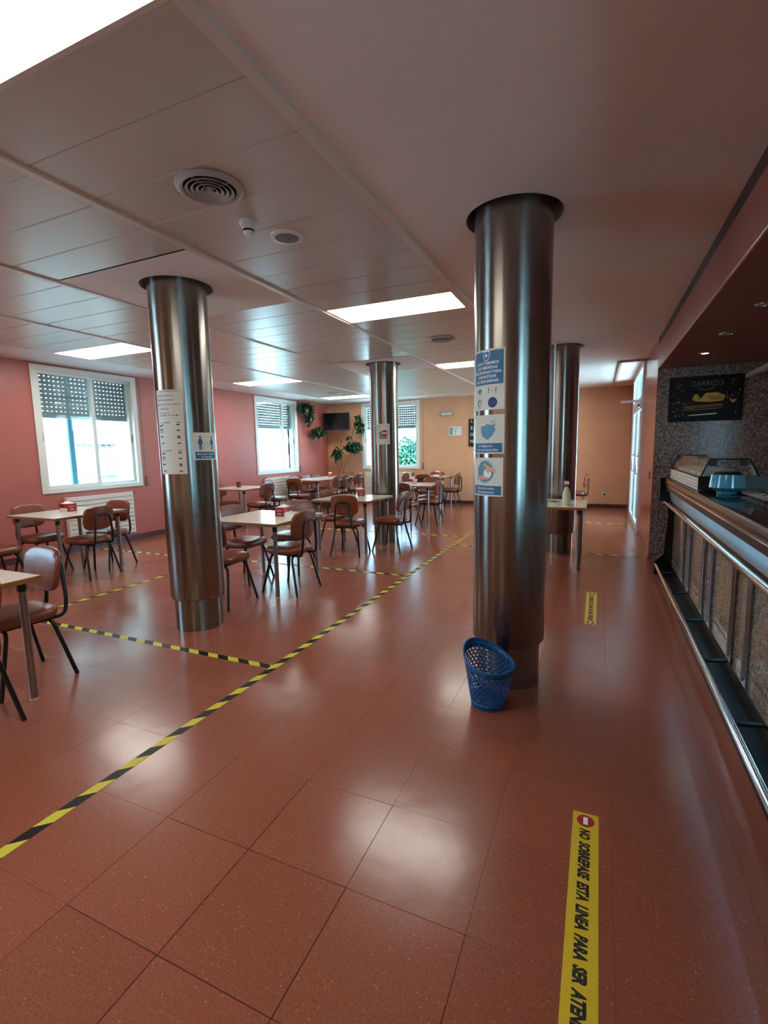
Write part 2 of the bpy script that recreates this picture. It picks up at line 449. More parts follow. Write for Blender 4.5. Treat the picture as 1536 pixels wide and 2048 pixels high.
# ceiling: plain border, holed plates round the columns, runners, metal panels
COLS = [(-.505, 3.09), (-3.17, 3.09), (-3.17, 7.2), (-.505, 7.25)]
RC, RH = .225, .277
def plate(mb, x0, x1, y0, y1, c, r, z0, z1, n=64):
    """rectangle with a round hole, with thickness"""
    out, inn = [], []
    for k in range(n):
        a = 2 * PI * k / n; dx, dy = math.cos(a), math.sin(a)
        ts = []
        if dx > 1e-9: ts.append((x1 - c[0]) / dx)
        if dx < -1e-9: ts.append((x0 - c[0]) / dx)
        if dy > 1e-9: ts.append((y1 - c[1]) / dy)
        if dy < -1e-9: ts.append((y0 - c[1]) / dy)
        t = min(ts); out.append((c[0] + dx * t, c[1] + dy * t)); inn.append((c[0] + dx * r, c[1] + dy * r))
    # snap nearest outline points to the corners
    for q in ((x0, y0), (x0, y1), (x1, y0), (x1, y1)):
        k = min(range(n), key=lambda i: (out[i][0] - q[0]) ** 2 + (out[i][1] - q[1]) ** 2); out[k] = q
    vs = [(x, y, z0) for x, y in out] + [(x, y, z0) for x, y in inn] + [(x, y, z1) for x, y in inn]
    fs = []
    for k in range(n):
        l = (k + 1) % n
        fs += [(k, l, n + l, n + k), (n + k, n + l, 2 * n + l, 2 * n + k)]
    mb.add(vs, fs)
XM0, XM1, YM1 = -6.62, -1.20, 11.75
cb = MB()
XG = XM1 + .07
cb.box(XG, XR + .06, YR, 2.6, ZC, ZC + .1)
for a, b, c in ((2.6, 3.6, COLS[0]), (6.75, 7.75, COLS[3])):
    cb.box(XG, -1.0, a, b, ZC, ZC + .1); cb.box(0, XR + .06, a, b, ZC, ZC + .1)
    plate(cb, -1.0, 0, a, b, c, RH, ZC, ZC + .1)
cb.box(XG, XR + .06, 3.6, 6.75, ZC, ZC + .1); cb.box(XG, XR + .06, 7.75, YB, ZC, ZC + .1)
ce = structure('ceiling', cb, M_gyps)
cb2 = MB().box(XL, XM0, YR, YB, ZC, ZC + .1).box(XM0, XG, YM1, YB, ZC, ZC + .1)
structure('trim_4', cb2, M_border)
structure('ceiling_slab', MB().box(XL - .3, XB + .3, YR - .3, YB + .3, ZC + .101, ZC + .3), M_void)
cp = structure('ceiling_grid', None, None)
STR = [(-2.47, XM1), (-3.85, -2.53), (-5.22, -3.91), (-6.62, -5.28)]
for xr in (-2.5, -3.88, -5.25):
    obj('runner', MB().prism([(xr - .03, ZC), (xr - .022, ZC - .012), (xr + .022, ZC - .012), (xr + .03, ZC), (xr + .03, ZC + .05), (xr - .03, ZC + .05)], YR, YM1), M_runner, cp)
obj('runner', MB().prism([(XM1, ZC), (XM1 + .008, ZC - .014), (XM1 + .062, ZC - .014), (XM1 + .07, ZC + .0), (XM1 + .07, ZC + .06), (XM1, ZC + .06)], YR, YM1), M_runner, cp)
obj('runner', MB().box(XM0, XM1, YM1 - .02, YM1 + .0, ZC - .006, ZC + .05), M_runner, cp)
LIGHTS = {0: [-2.8, .68, 4.22, 7.65, 11.05], 3: [-2.8, .68, 4.24, 7.65, 10.92], 1: [], 2: []}
PLATES = {1: [(2.57, 3.845, COLS[1]), (6.75, 7.94, COLS[2])]}
LW = .55
LLAB = ['square glowing panel in the left ceiling strip behind the camera', '']
for s, (a, b) in enumerate(STR):
    blocks = [(y, y + LW) for y in LIGHTS[s]] + [(p, q) for p, q, _ in PLATES.get(s, [])]
    blocks.sort(); y = YR; spans = []
    for p, q in blocks: spans.append((y, p)); y = q
    spans.append((y, YM1 - .02))
    for p, q in spans:
        n = max(1, round((q - p) / .3225)); st = (q - p) / n
        me = None
        for k in range(n):
            if me is None:
                w = b - a
                me = MB().prism([(.0015, .004), (.006, 0), (st - .006, 0), (st - .0015, .004), (st - .0015, .03), (.0015, .03)], .001, w - .001, 'x').mesh('panel', M_panel)
            obj('panel', me, None, cp, loc=(a, p + k * st, ZC))
    for p, q, c in PLATES.get(s, []):
        pm = MB(); plate(pm, a, b, p + .004, q - .004, c, RH, ZC - .003, ZC + .09)
        obj('column_plate', pm, M_gyps, cp)
lights_lab = {(0, 0): 'glowing ceiling panel behind the viewer in the right strip', (0, 1): 'huge white ceiling light panel cut by the top left corner of the photo',
              (0, 2): 'long white ceiling light between the two front columns, nearest whole one', (0, 3): 'white ceiling light half hidden behind the right front column',
              (0, 4): 'ceiling light panel hidden behind the right front column near the back wall',
              (3, 0): 'glowing ceiling panel behind the viewer by the window wall', (3, 1): 'ceiling light panel beside the left wall outside the frame',
              (3, 2): 'white ceiling light in front of the first window, left of the left column', (3, 3): 'white ceiling light above the second left window',
              (3, 4): 'thin white ceiling light in front of the television corner'}
for s in (0, 3):
    a, b = STR[s]
    for k, y in enumerate(LIGHTS[s]):
        t = thing('ceiling_light', lights_lab[(s, k)], 'light', (a, y, ZC), group='recessed ceiling light panels')
        w = b - a
        fr = MB().box(0, .02, 0, LW, 0, .05).box(w - .02, w, 0, LW, 0, .05).box(.02, w - .02, 0, .02, 0, .05).box(.02, w - .02, LW - .02, LW, 0, .05)
        obj('frame', fr, M_runner, t)
        obj('diffuser', MB().box(.02, w - .02, .02, LW - .02, .006, .03), M_light, t)
# raised trim by the glass door
structure('trim_5', MB().box(.25, .285, 8.87, 12.05, ZC - .03, ZC).box(.25, XR, 8.84, 8.875, ZC - .03, ZC), mat('trim_tan', '#a98f86', .5))
structure('trim_6', MB().box(1.55, 1.6, 2.0, 7.1, 2.25, 2.3), mat('pelmet_grey', '#b9b5ac', .5))

# ------------------------------------------------------------------ windows
def window(num, P, a0, a1, split, label=None, shut=2.06, belt=None):
    """P(u,w,z): u along the wall, w outwards"""
    root = structure('window_%d' % num, None, None)
    def bx(mb, u0, u1, w0, w1, z0, z1):
        return mb.hexa([P(u0, w0, z0), P(u1, w0, z0), P(u1, w1, z0), P(u0, w1, z0), P(u0, w0, z1), P(u1, w0, z1), P(u1, w1, z1), P(u0, w1, z1)])
    z0, z1 = WZ0, WZ1
    f = MB()
    bx(f, a0 - .01, a0 + .075, -.02, .1, z0 - .01, z1 + .01); bx(f, a1 - .075, a1 + .01, -.02, .1, z0 - .01, z1 + .01)
    bx(f, a0 + .075, a1 - .075, -.02, .1, z0 - .01, z0 + .05); bx(f, a0 + .075, a1 - .075, -.02, .1, z1 - .06, z1 + .01)
    obj('frame', f, M_white, root)
    for k, (u0, u1, w) in enumerate(((a0 + .06, split + .025, .012), (split - .025, a1 - .06, .05))):
        s = MB(); t = .058
        bx(s, u0, u0 + t, w, w + .035, z0 + .04, z1 - .05); bx(s, u1 - t, u1, w, w + .035, z0 + .04, z1 - .05)
        bx(s, u0 + t, u1 - t, w, w + .035, z0 + .04, z0 + .04 + t); bx(s, u0 + t, u1 - t, w, w + .035, z1 - .05 - t, z1 - .05)
        so = obj('sash', s, M_white, root)
        g = MB(); bx(g, u0 + t, u1 - t, w + .014, w + .02, z0 + .04 + t, z1 - .05 - t)
        obj('pane', g, M_glass, so)
        h = MB(); hu = u0 + t * .5 if k == 0 else u1 - t * .5
        bx(h, hu - .008, hu + .008, w - .012, w, 1.7, 1.82)
        obj('latch', h, M_greyink, so)
    # roller shutter: one slat per row, light comes through the slots between the tabs
    pitch, n = .064, 11
    L = a1 - a0 - .16; m = int(L / .064); st = L / m
    sl = MB()
    u0 = a0 + .08
    bx(sl, u0, u0 + L, .163, .167, 0, .05)
    for k in range(m):
        bx(sl, u0 + k * st + st * .42, u0 + k * st + st, .163, .167, .05, pitch)
    me = sl.mesh('slat', M_grey)
    for k in range(n):
        obj('slat', me, None, root, loc=(0, 0, shut + .045 + k * pitch))
    bb = MB(); bx(bb, u0, u0 + L, .155, .175, shut, shut + .045); obj('shutter_end_bar', bb, M_grey, root)
    gd = MB(); bx(gd, a0 + .06, a0 + .08, .13, .19, z0, z1); bx(gd, a1 - .08, a1 - .06, .13, .19, z0, z1); obj('shutter_guide', gd, M_white, root)
    # outside sill and reveals
    rv = MB(); bx(rv, a0 - .005, a0, .1, .3, z0, z1); bx(rv, a1, a1 + .005, .1, .3, z0, z1); bx(rv, a0, a1, .1, .34, z0 - .03, z0)
    obj('reveal', rv, M_ext, root)
    if belt:
        s = MB(); bx(s, belt - .008, belt + .008, -.006, -.002, .98, z1); obj('shutter_strap', s, M_greyink, root)
        s = MB(); bx(s, belt - .02, belt + .02, -.022, 0, .92, 1.1); obj('strap_winder', s, mat('winder_grey', '#6d6a66', .4), root)
    return root, bx
PL = lambda u, w, z: (XL - w, u, z)
PBk = lambda u, w, z: (u, YB + w, z)
r1, bx1 = window(1, PL, W1[0], W1[1], 5.33, belt=6.21)
q = MB(); bx1(q, 5.05, 5.13, .25, .29, .95, 2.7); obj('outside_post', q, M_teal, r1)
r2, _ = window(2, PL, W2[0], W2[1], 10.43, belt=11.14)
r3, _ = window(3, PBk, W3[0], W3[1], -5.39, belt=-4.42)
r4 = structure('window_4', None, None)
obj('pane', MB().box(XL - .1, XL - .09, W4[0], W4[1], WZ0, WZ1), M_glass, r4)
obj('frame', MB().box(XL - .12, XL - .06, W4[0], W4[0] + .07, WZ0, WZ1).box(XL - .12, XL - .06, W4[1] - .07, W4[1], WZ0, WZ1).box(XL - .12, XL - .06, .31, .39, WZ0, WZ1), M_white, r4)
r5 = structure('window_5', None, None)
obj('pane', MB().box(XB + .1, XB + .11, wb[0], wb[1], .9, 2.34), M_glass, r5)
obj('frame', MB().box(XB + .06, XB + .12, wb[0], wb[0] + .07, .9, 2.34).box(XB + .06, XB + .12, wb[1] - .07, wb[1], .9, 2.34).box(XB + .06, XB + .12, -.8, -.72, .9, 2.34), M_white, r5)

# glass door in the right wall
dr = structure('door_1', None, None)
f = MB()
X0, X1 = XR - .03, XR + .06
f.box(X0, X1, DY0, DY0 + .09, 0, ZC).box(X0, X1, DY1 - .09, DY1, 0, ZC).box(X0, X1, DY0 + .09, DY1 - .09, 2.2, 2.29).box(X0, X1, DY0 + .09, DY1 - .09, ZC - .08, ZC)
f.box(X0, X1, 10.25, 10.33, 2.29, ZC - .08)
obj('door_frame', f, M_alu, dr)
for a, b in ((DY0 + .09, 10.275), (10.28, DY1 - .09)):
    l = MB(); X2, X3 = XR - .015, XR + .03
    l.box(X2, X3, a, a + .09, .005, 2.2).box(X2, X3, b - .09, b, .005, 2.2).box(X2, X3, a + .09, b - .09, .005, .12).box(X2, X3, a + .09, b - .09, 2.1, 2.2)
    lo = obj('door_leaf', l, M_alu, dr)
    obj('pane', MB().box(XR + .004, XR + .01, a + .09, b - .09, .12, 2.1), M_glass, lo)
    obj('handle', MB().tube(arc_path([(X2, a + .05, 1.0), (X2 - .05, a + .05, 1.0), (X2 - .05, a + .05, 1.3), (X2, a + .05, 1.3)], .02), .01, 8), M_chrome, lo, True)
for a, b in ((DY0 + .09, 10.25), (10.33, DY1 - .09)):
    obj('pane', MB().box(XR + .004, XR + .01, a, b, 2.29, ZC - .08), M_glass, dr)
obj('closer', MB().box(XR - .07, XR - .03, 9.3, 9.55, 2.12, 2.17), M_chrome, dr)
t = tag(obj('emergency_light', MB().box(.31, XR - .03, 9.28, 9.36, 2.2, 2.235), M_tape_clear), 'small white emergency lamp sticking out from the top of the glass door frame', 'lamp')

# ------------------------------------------------------------------ outside
structure('exterior_ground', MB().box(-60, 60, -40, 80, -.6, -.5), M_gnd)
structure('exterior_sun_block', MB().box(XR + .31, 4.2, 8.4, 12.6, 2.95, 3.05).box(XB + .31, 5.4, -3.2, 1.8, 2.9, 3.0), M_ext)  # unseen slabs added to keep the sun out of door and bar window
structure('exterior_wall', MB().box(6.6, 6.8, -5, 4, -.5, 3.4), mat('light_cut_wall', '#8fa3a6', .8))  # unseen wall added to dim the view from the bar window
structure('exterior_wall', MB().box(-11.5, -11.2, 1, 11.0, -.5, 5), M_stone)
eb = thing('white_building', 'overexposed white house seen through the second left window', 'building', (0, 0, 0))
obj('wall', MB().box(-19, -13.5, 15.5, 27, -.5, 7), M_ext, eb)
wn = obj('window', MB().box(-13.52, -13.44, 19.3, 20.3, .9, 2.3), M_alu, eb)
obj('pane', MB().box(-13.45, -13.43, 19.4, 20.2, 1.0, 2.2), M_teal, wn)
gr = thing('window_grille', 'thin dark window bars on the stone wall outside the first window', 'grille', (-11.15, 0, 0))
for k in range(6):
    obj('bar', MB().tube([(0, 7.6 + k * .16, 1.0), (0, 7.6 + k * .16, 1.75)], .012, 6), M_greyink, gr)
for z in (.98, 1.75): obj('rail', MB().box(-.05, .012, 7.5, 8.5, z, z + .02), M_greyink, gr)
def leaf_cloud(mb, c, rad, n, size, rnd, droop=.5):
    for _ in range(n):
        while True:
            p = Vector((rnd.uniform(-1, 1), rnd.uniform(-1, 1), rnd.uniform(-1, 1)))
            if p.length < 1: break
        p = p * (.55 + .45 * rnd.random())
        p = Vector((c[0] + p.x * rad[0], c[1] + p.y * rad[1], c[2] + p.z * rad[2]))
        az = rnd.uniform(0, 2 * PI); el = rnd.uniform(-1.2, .5) * droop - .2
        d = Vector((math.cos(az) * math.cos(el), math.sin(az) * math.cos(el), math.sin(el)))
        s = d.cross(Vector((0, 0, 1))).normalized(); u = s.cross(d)
        L = size * rnd.uniform(.7, 1.3); w = L * .3
        mb.add([p, p + d * L * .35 + s * w + u * L * .06, p + d * L * .75 + s * w * .7, p + d * L - u * L * .12, p + d * L * .75 - s * w * .7, p + d * L * .35 - s * w + u * L * .06, p + d * L * .5 - u * L * .05],
               [(0, 1, 6), (1, 2, 6), (2, 3, 6), (3, 4, 6), (4, 5, 6), (5, 0, 6)])
rnd = random.Random(3)
hm = MB(); leaf_cloud(hm, (-6.0, 17.0, .9), (1.9, 1.0, 1.5), 6000, .17, rnd)
hd = thing('shrub', 'round green shrub outside the back window', 'shrub', (0, 0, 0))
fo = obj('foliage', hm, M_hedge, hd); fo['kind'] = 'stuff'
obj('trunk', MB().tube([(-6, 17, -.5), (-6, 17, .8)], .08, 8), M_stem, hd)

# ------------------------------------------------------------------ columns
clab = ['thick brushed steel column on the right with three blue notices and the blue basket at its foot',
        'brushed steel column on the left with a long white list taped to it',
        'slimmer looking far steel column with a no entry notice, behind a table',
        'far steel column partly hidden behind the right front column']
for k, c in enumerate(COLS):
    t = thing('steel_column', clab[k], 'column', (c[0], c[1], 0), group='round steel columns')
    obj('plinth', MB().lathe([(.196, 0), (.196, .285)], 64), M_col, t, True)
    obj('shaft', MB().lathe([(.19, .27), (.215, .27), (RC, .285), (RC, 1.2), (RC, 2.1), (RC, ZC + .095)], 72), M_col, t, True)

# ------------------------------------------------------------------ flat print: shapes and lettering mapped onto a surface
_txt = {}
def text_mesh(s, bold=0, shear=0):
    key = (s, bold, shear)
    if key in _txt: return _txt[key]
    cu = bpy.data.curves.new('lettering', 'FONT'); cu.body = s; cu.size = 1; cu.offset = bold; cu.shear = shear; cu.resolution_u = 2
    o = bpy.data.objects.new('lettering', cu); C.objects.link(o)
    dg = bpy.context.evaluated_depsgraph_get(); me = o.evaluated_get(dg).to_mesh()
    vs = [(v.co.x, v.co.y) for v in me.vertices]; fs = [tuple(p.vertices) for p in me.polygons]
    o.evaluated_get(dg).to_mesh_clear(); bpy.data.objects.remove(o); bpy.data.curves.remove(cu)
    xs = [v[0] for v in vs] or [0]; a = min(xs); w = max(xs) - a
    _txt[key] = ([(x - a, y) for x, y in vs], fs, w)
    return _txt[key]
class Print:
    """S(u, v, off): surface point for millimetre-flat print"""
    def __init__(s, S): s.S = S; s.d = {}; s.n = 0; s.curved = S(0, 0, 0)[2] == 0 and abs((Vector(S(.1, 0, 0)) - Vector(S(0, 0, 0))).length - .1) > 1e-6
    def mb(s, name, m): return s.d.setdefault((name, m.name, s.n), MB())
    def rect(s, name, m, u0, u1, v0, v1, off, du=.01):
        n = max(1, int(abs(u1 - u0) / du)); mb = s.mb(name, m)
        for k in range(n):
            a, b = u0 + (u1 - u0) * k / n, u0 + (u1 - u0) * (k + 1) / n
            mb.add([s.S(a, v0, off), s.S(b, v0, off), s.S(b, v1, off), s.S(a, v1, off)], [(0, 1, 2, 3)])
    def poly(s, name, m, pts, off):
        c = (sum(p[0] for p in pts) / len(pts), sum(p[1] for p in pts) / len(pts)); n = len(pts)
        mb = s.mb(name, m)
        for k in range(n):
            st = [(c, pts[k], pts[(k + 1) % n])]
            while st:
                a, b, d = st.pop()
                l = [(math.dist(a, b), 0), (math.dist(b, d), 1), (math.dist(d, a), 2)]; g, w = max(l)
                if g > .022 and s.curved:
                    q = [a, b, d]; p0, p1, p2 = q[w], q[(w + 1) % 3], q[(w + 2) % 3]; mid = ((p0[0] + p1[0]) / 2, (p0[1] + p1[1]) / 2)
                    st += [(p0, mid, p2), (mid, p1, p2)]
                else: mb.add([s.S(*a, off), s.S(*b, off), s.S(*d, off)], [(0, 1, 2)])
    def disk(s, name, m, u, v, r, off, ry=None, n=28):
        s.poly(name, m, [(u + r * math.cos(2 * PI * k / n), v + (ry or r) * math.sin(2 * PI * k / n)) for k in range(n)], off)
    def text(s, name, m, body, u, v, h, off, align='c', bold=0, shear=0, width=None, vert=False):
        vs, fs, w = text_mesh(body, bold, shear); k = h / .72; kx = k if width is None else width / w
        du = {'c': -w * kx / 2, 'l': 0, 'r': -w * kx}[align]
        s.mb(name, m).add([s.S(u + du + x * kx, v + y * k, off) for x, y in vs], fs)
    def stroke(s, name, m, pts, w, off):
        for a, b in zip(pts, pts[1:]):
            a, b = Vector(a), Vector(b); n = Vector((-(b - a).y, (b - a).x)); n = n.normalized() * w / 2 if n.length else n
            s.mb(name, m).add([s.S(*(a + n), off), s.S(*(b + n), off), s.S(*(b - n), off), s.S(*(a - n), off)], [(0, 1, 2, 3)])
    def build(s, parent):
        for (name, mn, _), mb in s.d.items():
            o = obj(name, mb, bpy.data.materials[mn], parent)
            if name in ('faint_text', 'mark', 'dot', 'light_speck', 'filling', 'bokeh', 'cheese', 'hands', 'pictogram_line', 'lettering'): o['kind'] = 'stuff'
def sheet(S, u0, u1, v0, v1, th, name, m, parent=None, du=.01):
    n = max(1, int((u1 - u0) / du)); mb = MB(); vs = []
    for k in range(n + 1):
        u = u0 + (u1 - u0) * k / n
        vs += [S(u, v0, 0), S(u, v1, 0), S(u, v0, th), S(u, v1, th)]
    fs = [(0, 1, 3, 2), (4 * n, 4 * n + 2, 4 * n + 3, 4 * n + 1)]
    for k in range(n):
        a, b = 4 * k, 4 * k + 4
        fs += [(a, b, b + 1, a + 1), (a + 2, a + 3, b + 3, b + 2), (a, a + 2, b + 2, b), (a + 1, b + 1, b + 3, a + 3)]
    mb.add(vs, fs)
    return obj(name, mb, m, parent)
def on_col(c, th_mid):
    def S(u, v, off):
        a = math.radians(th_mid) + u / RC; r = RC + .0004 + off
        return (c[0] + r * math.sin(a), c[1] - r * math.cos(a), v)
    return S
def person_icon(p, m, u, v, h, off):
    p.n += 1
    p.disk('pictogram', m, u, v + h * .9, h * .085, off)
    p.poly('pictogram', m, [(u - h * .12, v + h * .78), (u + h * .12, v + h * .78), (u + h * .19, v + h * .45), (u + h * .14, v + h * .42), (u + h * .1, v + h * .6), (u + h * .09, v), (u + h * .02, v), (u, v + h * .38), (u - h * .02, v), (u - h * .09, v), (u - h * .1, v + h * .6), (u - h * .14, v + h * .42), (u - h * .19, v + h * .45)], off)
def mask_icon(p, u, v, s, off, edge=True):
    p.n += 1
    p.poly('pictogram', M_teal, [(u - s * .5, v + s * .28), (u, v + s * .4), (u + s * .5, v + s * .36), (u + s * .55, v + s * .05), (u + s * .35, v - s * .25), (u + s * .05, v - s * .5), (u - s * .35, v - s * .3), (u - s * .5, v)], off)
    if edge:
        p.stroke('pictogram_line', M_paper, [(u - s * .48, v + s * .2), (u, v + s * .33), (u + s * .5, v + s * .29)], s * .05, off + .0002)
        p.stroke('pictogram_line', M_ink, [(u - s * .5, v + s * .29), (u, v + s * .41), (u + s * .5, v + s * .37)], s * .03, off + .0002)
        p.stroke('pictogram_line', M_ink, [(u + s * .3, v + s * .38), (u + s * .33, v + s * .58), (u + s * .45, v + s * .6), (u + s * .58, v + s * .3)], s * .025, off + .0002)
def hands_icon(p, u, v, r, off):
    p.n += 1
    p.disk('pictogram', M_teal, u, v, r, off); p.disk('pictogram', M_paper, u + r * .08, v - r * .03, r * .93, off + .0002); p.disk('pictogram', M_teal, u - r * .04, v, r * .9, off + .0004)
    p.disk('soap', M_napkin, u + r * .2, v - r * .15, r * .42, off + .0006)
    p.poly('hands', M_skin, [(u + r * 1.05, v + r * .2), (u + r * .5, v + r * .45), (u - r * .1, v + r * .75), (u - r * .3, v + r * .62), (u + r * .05, v + r * .4), (u + r * .1, v + r * .05), (u + r * .3, v - r * .1), (u + r * .6, v + r * .1), (u + r * 1.05, v - r * .1)], off + .0008)
    p.poly('hands', M_skin, [(u - r * 1.1, v - r * .55), (u - r * .5, v - r * .3), (u - r * .2, v - r * .4), (u + r * .35, v - r * .5), (u + r * .35, v - r * .62), (u - r * .3, v - r * .7), (u - r * .6, v - r * .6), (u - r * 1.1, v - r * .85)], off + .0008)
W_ = .118
# right column: three notices
S = on_col(COLS[0], -30)
t = tag(sheet(S, -W_, W_, 1.715, 2.06, .001, 'safety_notice', M_paper), 'topmost of three notices on the right column, blue heading with a shield', 'notice', 'safety notices on the columns')
p = Print(S); o1 = .0016
p.rect('blue_field', M_blue, -W_ + .008, W_ - .008, 1.86, 2.05, o1)
for k, s in enumerate(('AQUI TOMAMOS', 'LAS MEDIDAS', 'NECESARIAS PARA', 'GARANTIZAR', 'SU SEGURIDAD')):
    p.text('lettering', M_napkin, s, .0, 1.975 - k * .0255, .016, o1 + .0006, bold=.02, width=min(.2, len(s) * .0138))
sh = [(-.024, 2.05), (.024, 2.05), (.024, 2.02), (.014, 2.0), (0, 1.992), (-.014, 2.0), (-.024, 2.02)]
p.poly('shield', M_napkin, sh, o1 + .0006); p.poly('shield', M_blue, [(x * .82, 2.021 + (y - 2.021) * .84) for x, y in sh], o1 + .001)
p.rect('shield', M_napkin, -.004, .004, 2.013, 2.037, o1 + .0014); p.rect('shield', M_napkin, -.011, .011, 2.021, 2.029, o1 + .0014)
mask_icon(p, -.055, 1.825, .035, o1, False)
person_icon(p, M_greyink, .02, 1.81, .036, o1); person_icon(p, M_greyink, .066, 1.81, .036, o1); p.stroke('pictogram_line', M_greyink, [(.034, 1.824), (.053, 1.824)], .003, o1)
hands_icon(p, -.055, 1.757, .022, o1); p.disk('pictogram', M_navy, .045, 1.757, .03, o1)
for k in range(7): p.stroke('pictogram_line', M_blue, [(.045 + .02 * math.cos(k * 2.1), 1.757 + .02 * math.sin(k * 2.1)), (.045 - .018 * math.cos(k * 1.3), 1.757 - .014 * math.sin(k * 2.9))], .002, o1 + .0005)
p.build(t)
t = tag(sheet(S, -W_ + .001, W_ + .001, 1.46, 1.687, .001, 'mask_notice', M_paper), 'middle notice on the right column showing a blue face mask', 'notice', 'safety notices on the columns')
p = Print(S)
mask_icon(p, .01, 1.59, .1, o1)
p.rect('blue_field', M_blue, -W_ + .01, W_ - .01, 1.468, 1.522, o1)
p.text('lettering', M_napkin, 'Es obligatorio', -.005, 1.5, .014, o1 + .0006, bold=.01); p.text('lettering', M_napkin, 'el uso de mascarillas', 0, 1.477, .0145, o1 + .0006, bold=.01)
p.build(t)
t = tag(sheet(S, -W_ - .002, W_ - .004, 1.208, 1.437, .001, 'handwashing_notice', M_paper), 'lowest notice on the right column showing two hands being washed', 'notice', 'safety notices on the columns')
p = Print(S)
hands_icon(p, -.0, 1.352, .068, o1)
p.rect('blue_field', M_blue, -W_ + .006, W_ - .014, 1.216, 1.27, o1)
p.text('lettering', M_napkin, 'Lávese las manos', -.005, 1.248, .014, o1 + .0006, bold=.01); p.text('lettering', M_napkin, 'frecuentemente', -.005, 1.225, .0145, o1 + .0006, bold=.01)
p.build(t)
# left column: three landscape pages one under another and the distance notice
S = on_col(COLS[1], 10)
for k, lab in enumerate(('top page of the white list taped on the left column, grey lines of text', 'middle page of the white list on the left column, black marks', 'bottom page of the white list on the left column, black marks')):
    zt = 1.995 - k * .2215; zb = zt - .2215
    t = tag(sheet(S, -.122, .122, zb + .0005, zt, .001, 'list_page', M_paper), lab, 'paper', 'list pages on the left column')
    p = Print(S); rr = random.Random(5)
    if k == 0:
        for j, (a, b) in enumerate(((-.06, .09), (-.1, .055), (-.1, .06), (-.108, .105), (-.08, .01), (-.075, .01))):
            u = a; v = zt - .012 - j * .034
            while u < b:
                w = rr.uniform(.004, .011); p.rect('faint_text', M_greyink, u, min(u + w, b), v - .004, v + .004, o1); u += w + rr.choice((.0015, .0015, .006))
        for j in range(11):
            r = (.003, .0045, .004, .005, .006)[j % 5]; p.disk('dot', M_ink, -.105 + j * .0195, zb + .022, r, o1, n=10)
    else:
        v = zt - .045
        u = -.095
        for w, g in ((.012, 1), (.012, 1), (.06, 1), (.03, 0), (.03, 1)):
            if g: p.rect('faint_text', M_greyink, u, u + w, v + .008, v + .016, o1)
            u += w + .012
        for dx, dy, w in ((0, -.012, .012), (.012, -.016, .01), (.022, -.012, .01), (.03, -.006, .012), (.002, -.042, .01), (.012, -.05, .01), (.02, -.036, .009), (.03, -.046, .01), (.006, -.062, .008), (.024, -.064, .01)):
            p.rect('mark', M_ink, -.104 + dx * 1.15, -.104 + dx * 1.15 + w * 1.25, v + dy - .004, v + dy + .0055, o1)
        p.rect('mark', M_ink, -.1, -.062, v - .102, v - .093, o1)
        for dx, dy in ((.012, 0), (.022, .006), (.032, 0)): p.rect('mark', M_ink, -.1 + dx, -.089 + dx, v - .157 + dy, v - .148 + dy, o1)
        for dy in (-.005, -.05, -.096, -.108, -.152): p.rect('mark', M_ink, .064, .088, v + dy - .005, v + dy + .004, o1)
    p.build(t)
S = on_col(COLS[1], 84)
t = tag(sheet(S, -.116, .116, 1.44, 1.66, .001, 'distance_notice', M_paper), 'small notice with two blue figures keeping distance on the left column', 'notice', 'safety notices on the columns')
p = Print(S)
person_icon(p, M_blue, -.055, 1.52, .115, o1); person_icon(p, M_blue, .06, 1.52, .115, o1)
p.stroke('pictogram_line', M_blue, [(-.022, 1.56), (.028, 1.56)], .01, o1); p.text('lettering', M_greyink, '2 m', .003, 1.572, .014, o1)
p.rect('blue_field', M_blue, -.1, .1, 1.45, 1.505, o1)
p.text('lettering', M_napkin, 'Mantenga la distancia', 0, 1.482, .0145, o1 + .0006, bold=.01); p.text('lettering', M_napkin, 'de seguridad', 0, 1.459, .0145, o1 + .0006, bold=.01)
p.build(t)
# middle column
S = on_col(COLS[2], 17)
t = tag(sheet(S, -.112, .112, 1.573, 1.888, .001, 'no_entry_notice', M_paper), 'white sheet with a red no entry sign on the middle column', 'notice', 'safety notices on the columns')
p = Print(S)
p.rect('grey_picture', mat('print_bluegrey', '#7c8b95', .5), -.055, .065, 1.655, 1.77, o1)
p.disk('no_entry_disc', M_red_print, .03, 1.745, .05, o1 + .0006); p.rect('no_entry_bar', M_napkin, -.012, .07, 1.735, 1.757, o1 + .0012)
p.rect('faint_text', M_greyink, -.095, -.03, 1.848, 1.856, o1); p.disk('faint_text', M_greyink, .065, 1.855, .008, o1)
p.build(t)

# ------------------------------------------------------------------ chairs
def pad(w, d, t, z=0, dome=.01, n=40, ex=4.0, taper=0):
    """rounded cushion lying in XY, thickness along Z, local origin at its underside centre"""
    prof = [(.0, 0), (.80, .0), (.955, .06), (1.0, .3), (1.0, .62), (.965, .86), (.86, 1.0), (.5, 1.03), (0, 1.05)]
    vs, fs = [], []
    for s, h in prof:
        for k in range(n):
            a = 2 * PI * k / n; c, q = math.cos(a), math.sin(a)
            x = math.copysign(abs(c) ** (2 / ex), c) * w / 2 * s; y = math.copysign(abs(q) ** (2 / ex), q) * d / 2 * s
            x *= 1 + taper * (y / (d / 2))
            vs.append((x, y, z + t * h + (dome * (1 - s * s) if h > .9 else 0)))
    for i in range(len(prof) - 1):
        for k in range(n): fs.append((i * n + k, i * n + (k + 1) % n, (i + 1) * n + (k + 1) % n, (i + 1) * n + k))
    return MB().add(vs, fs)
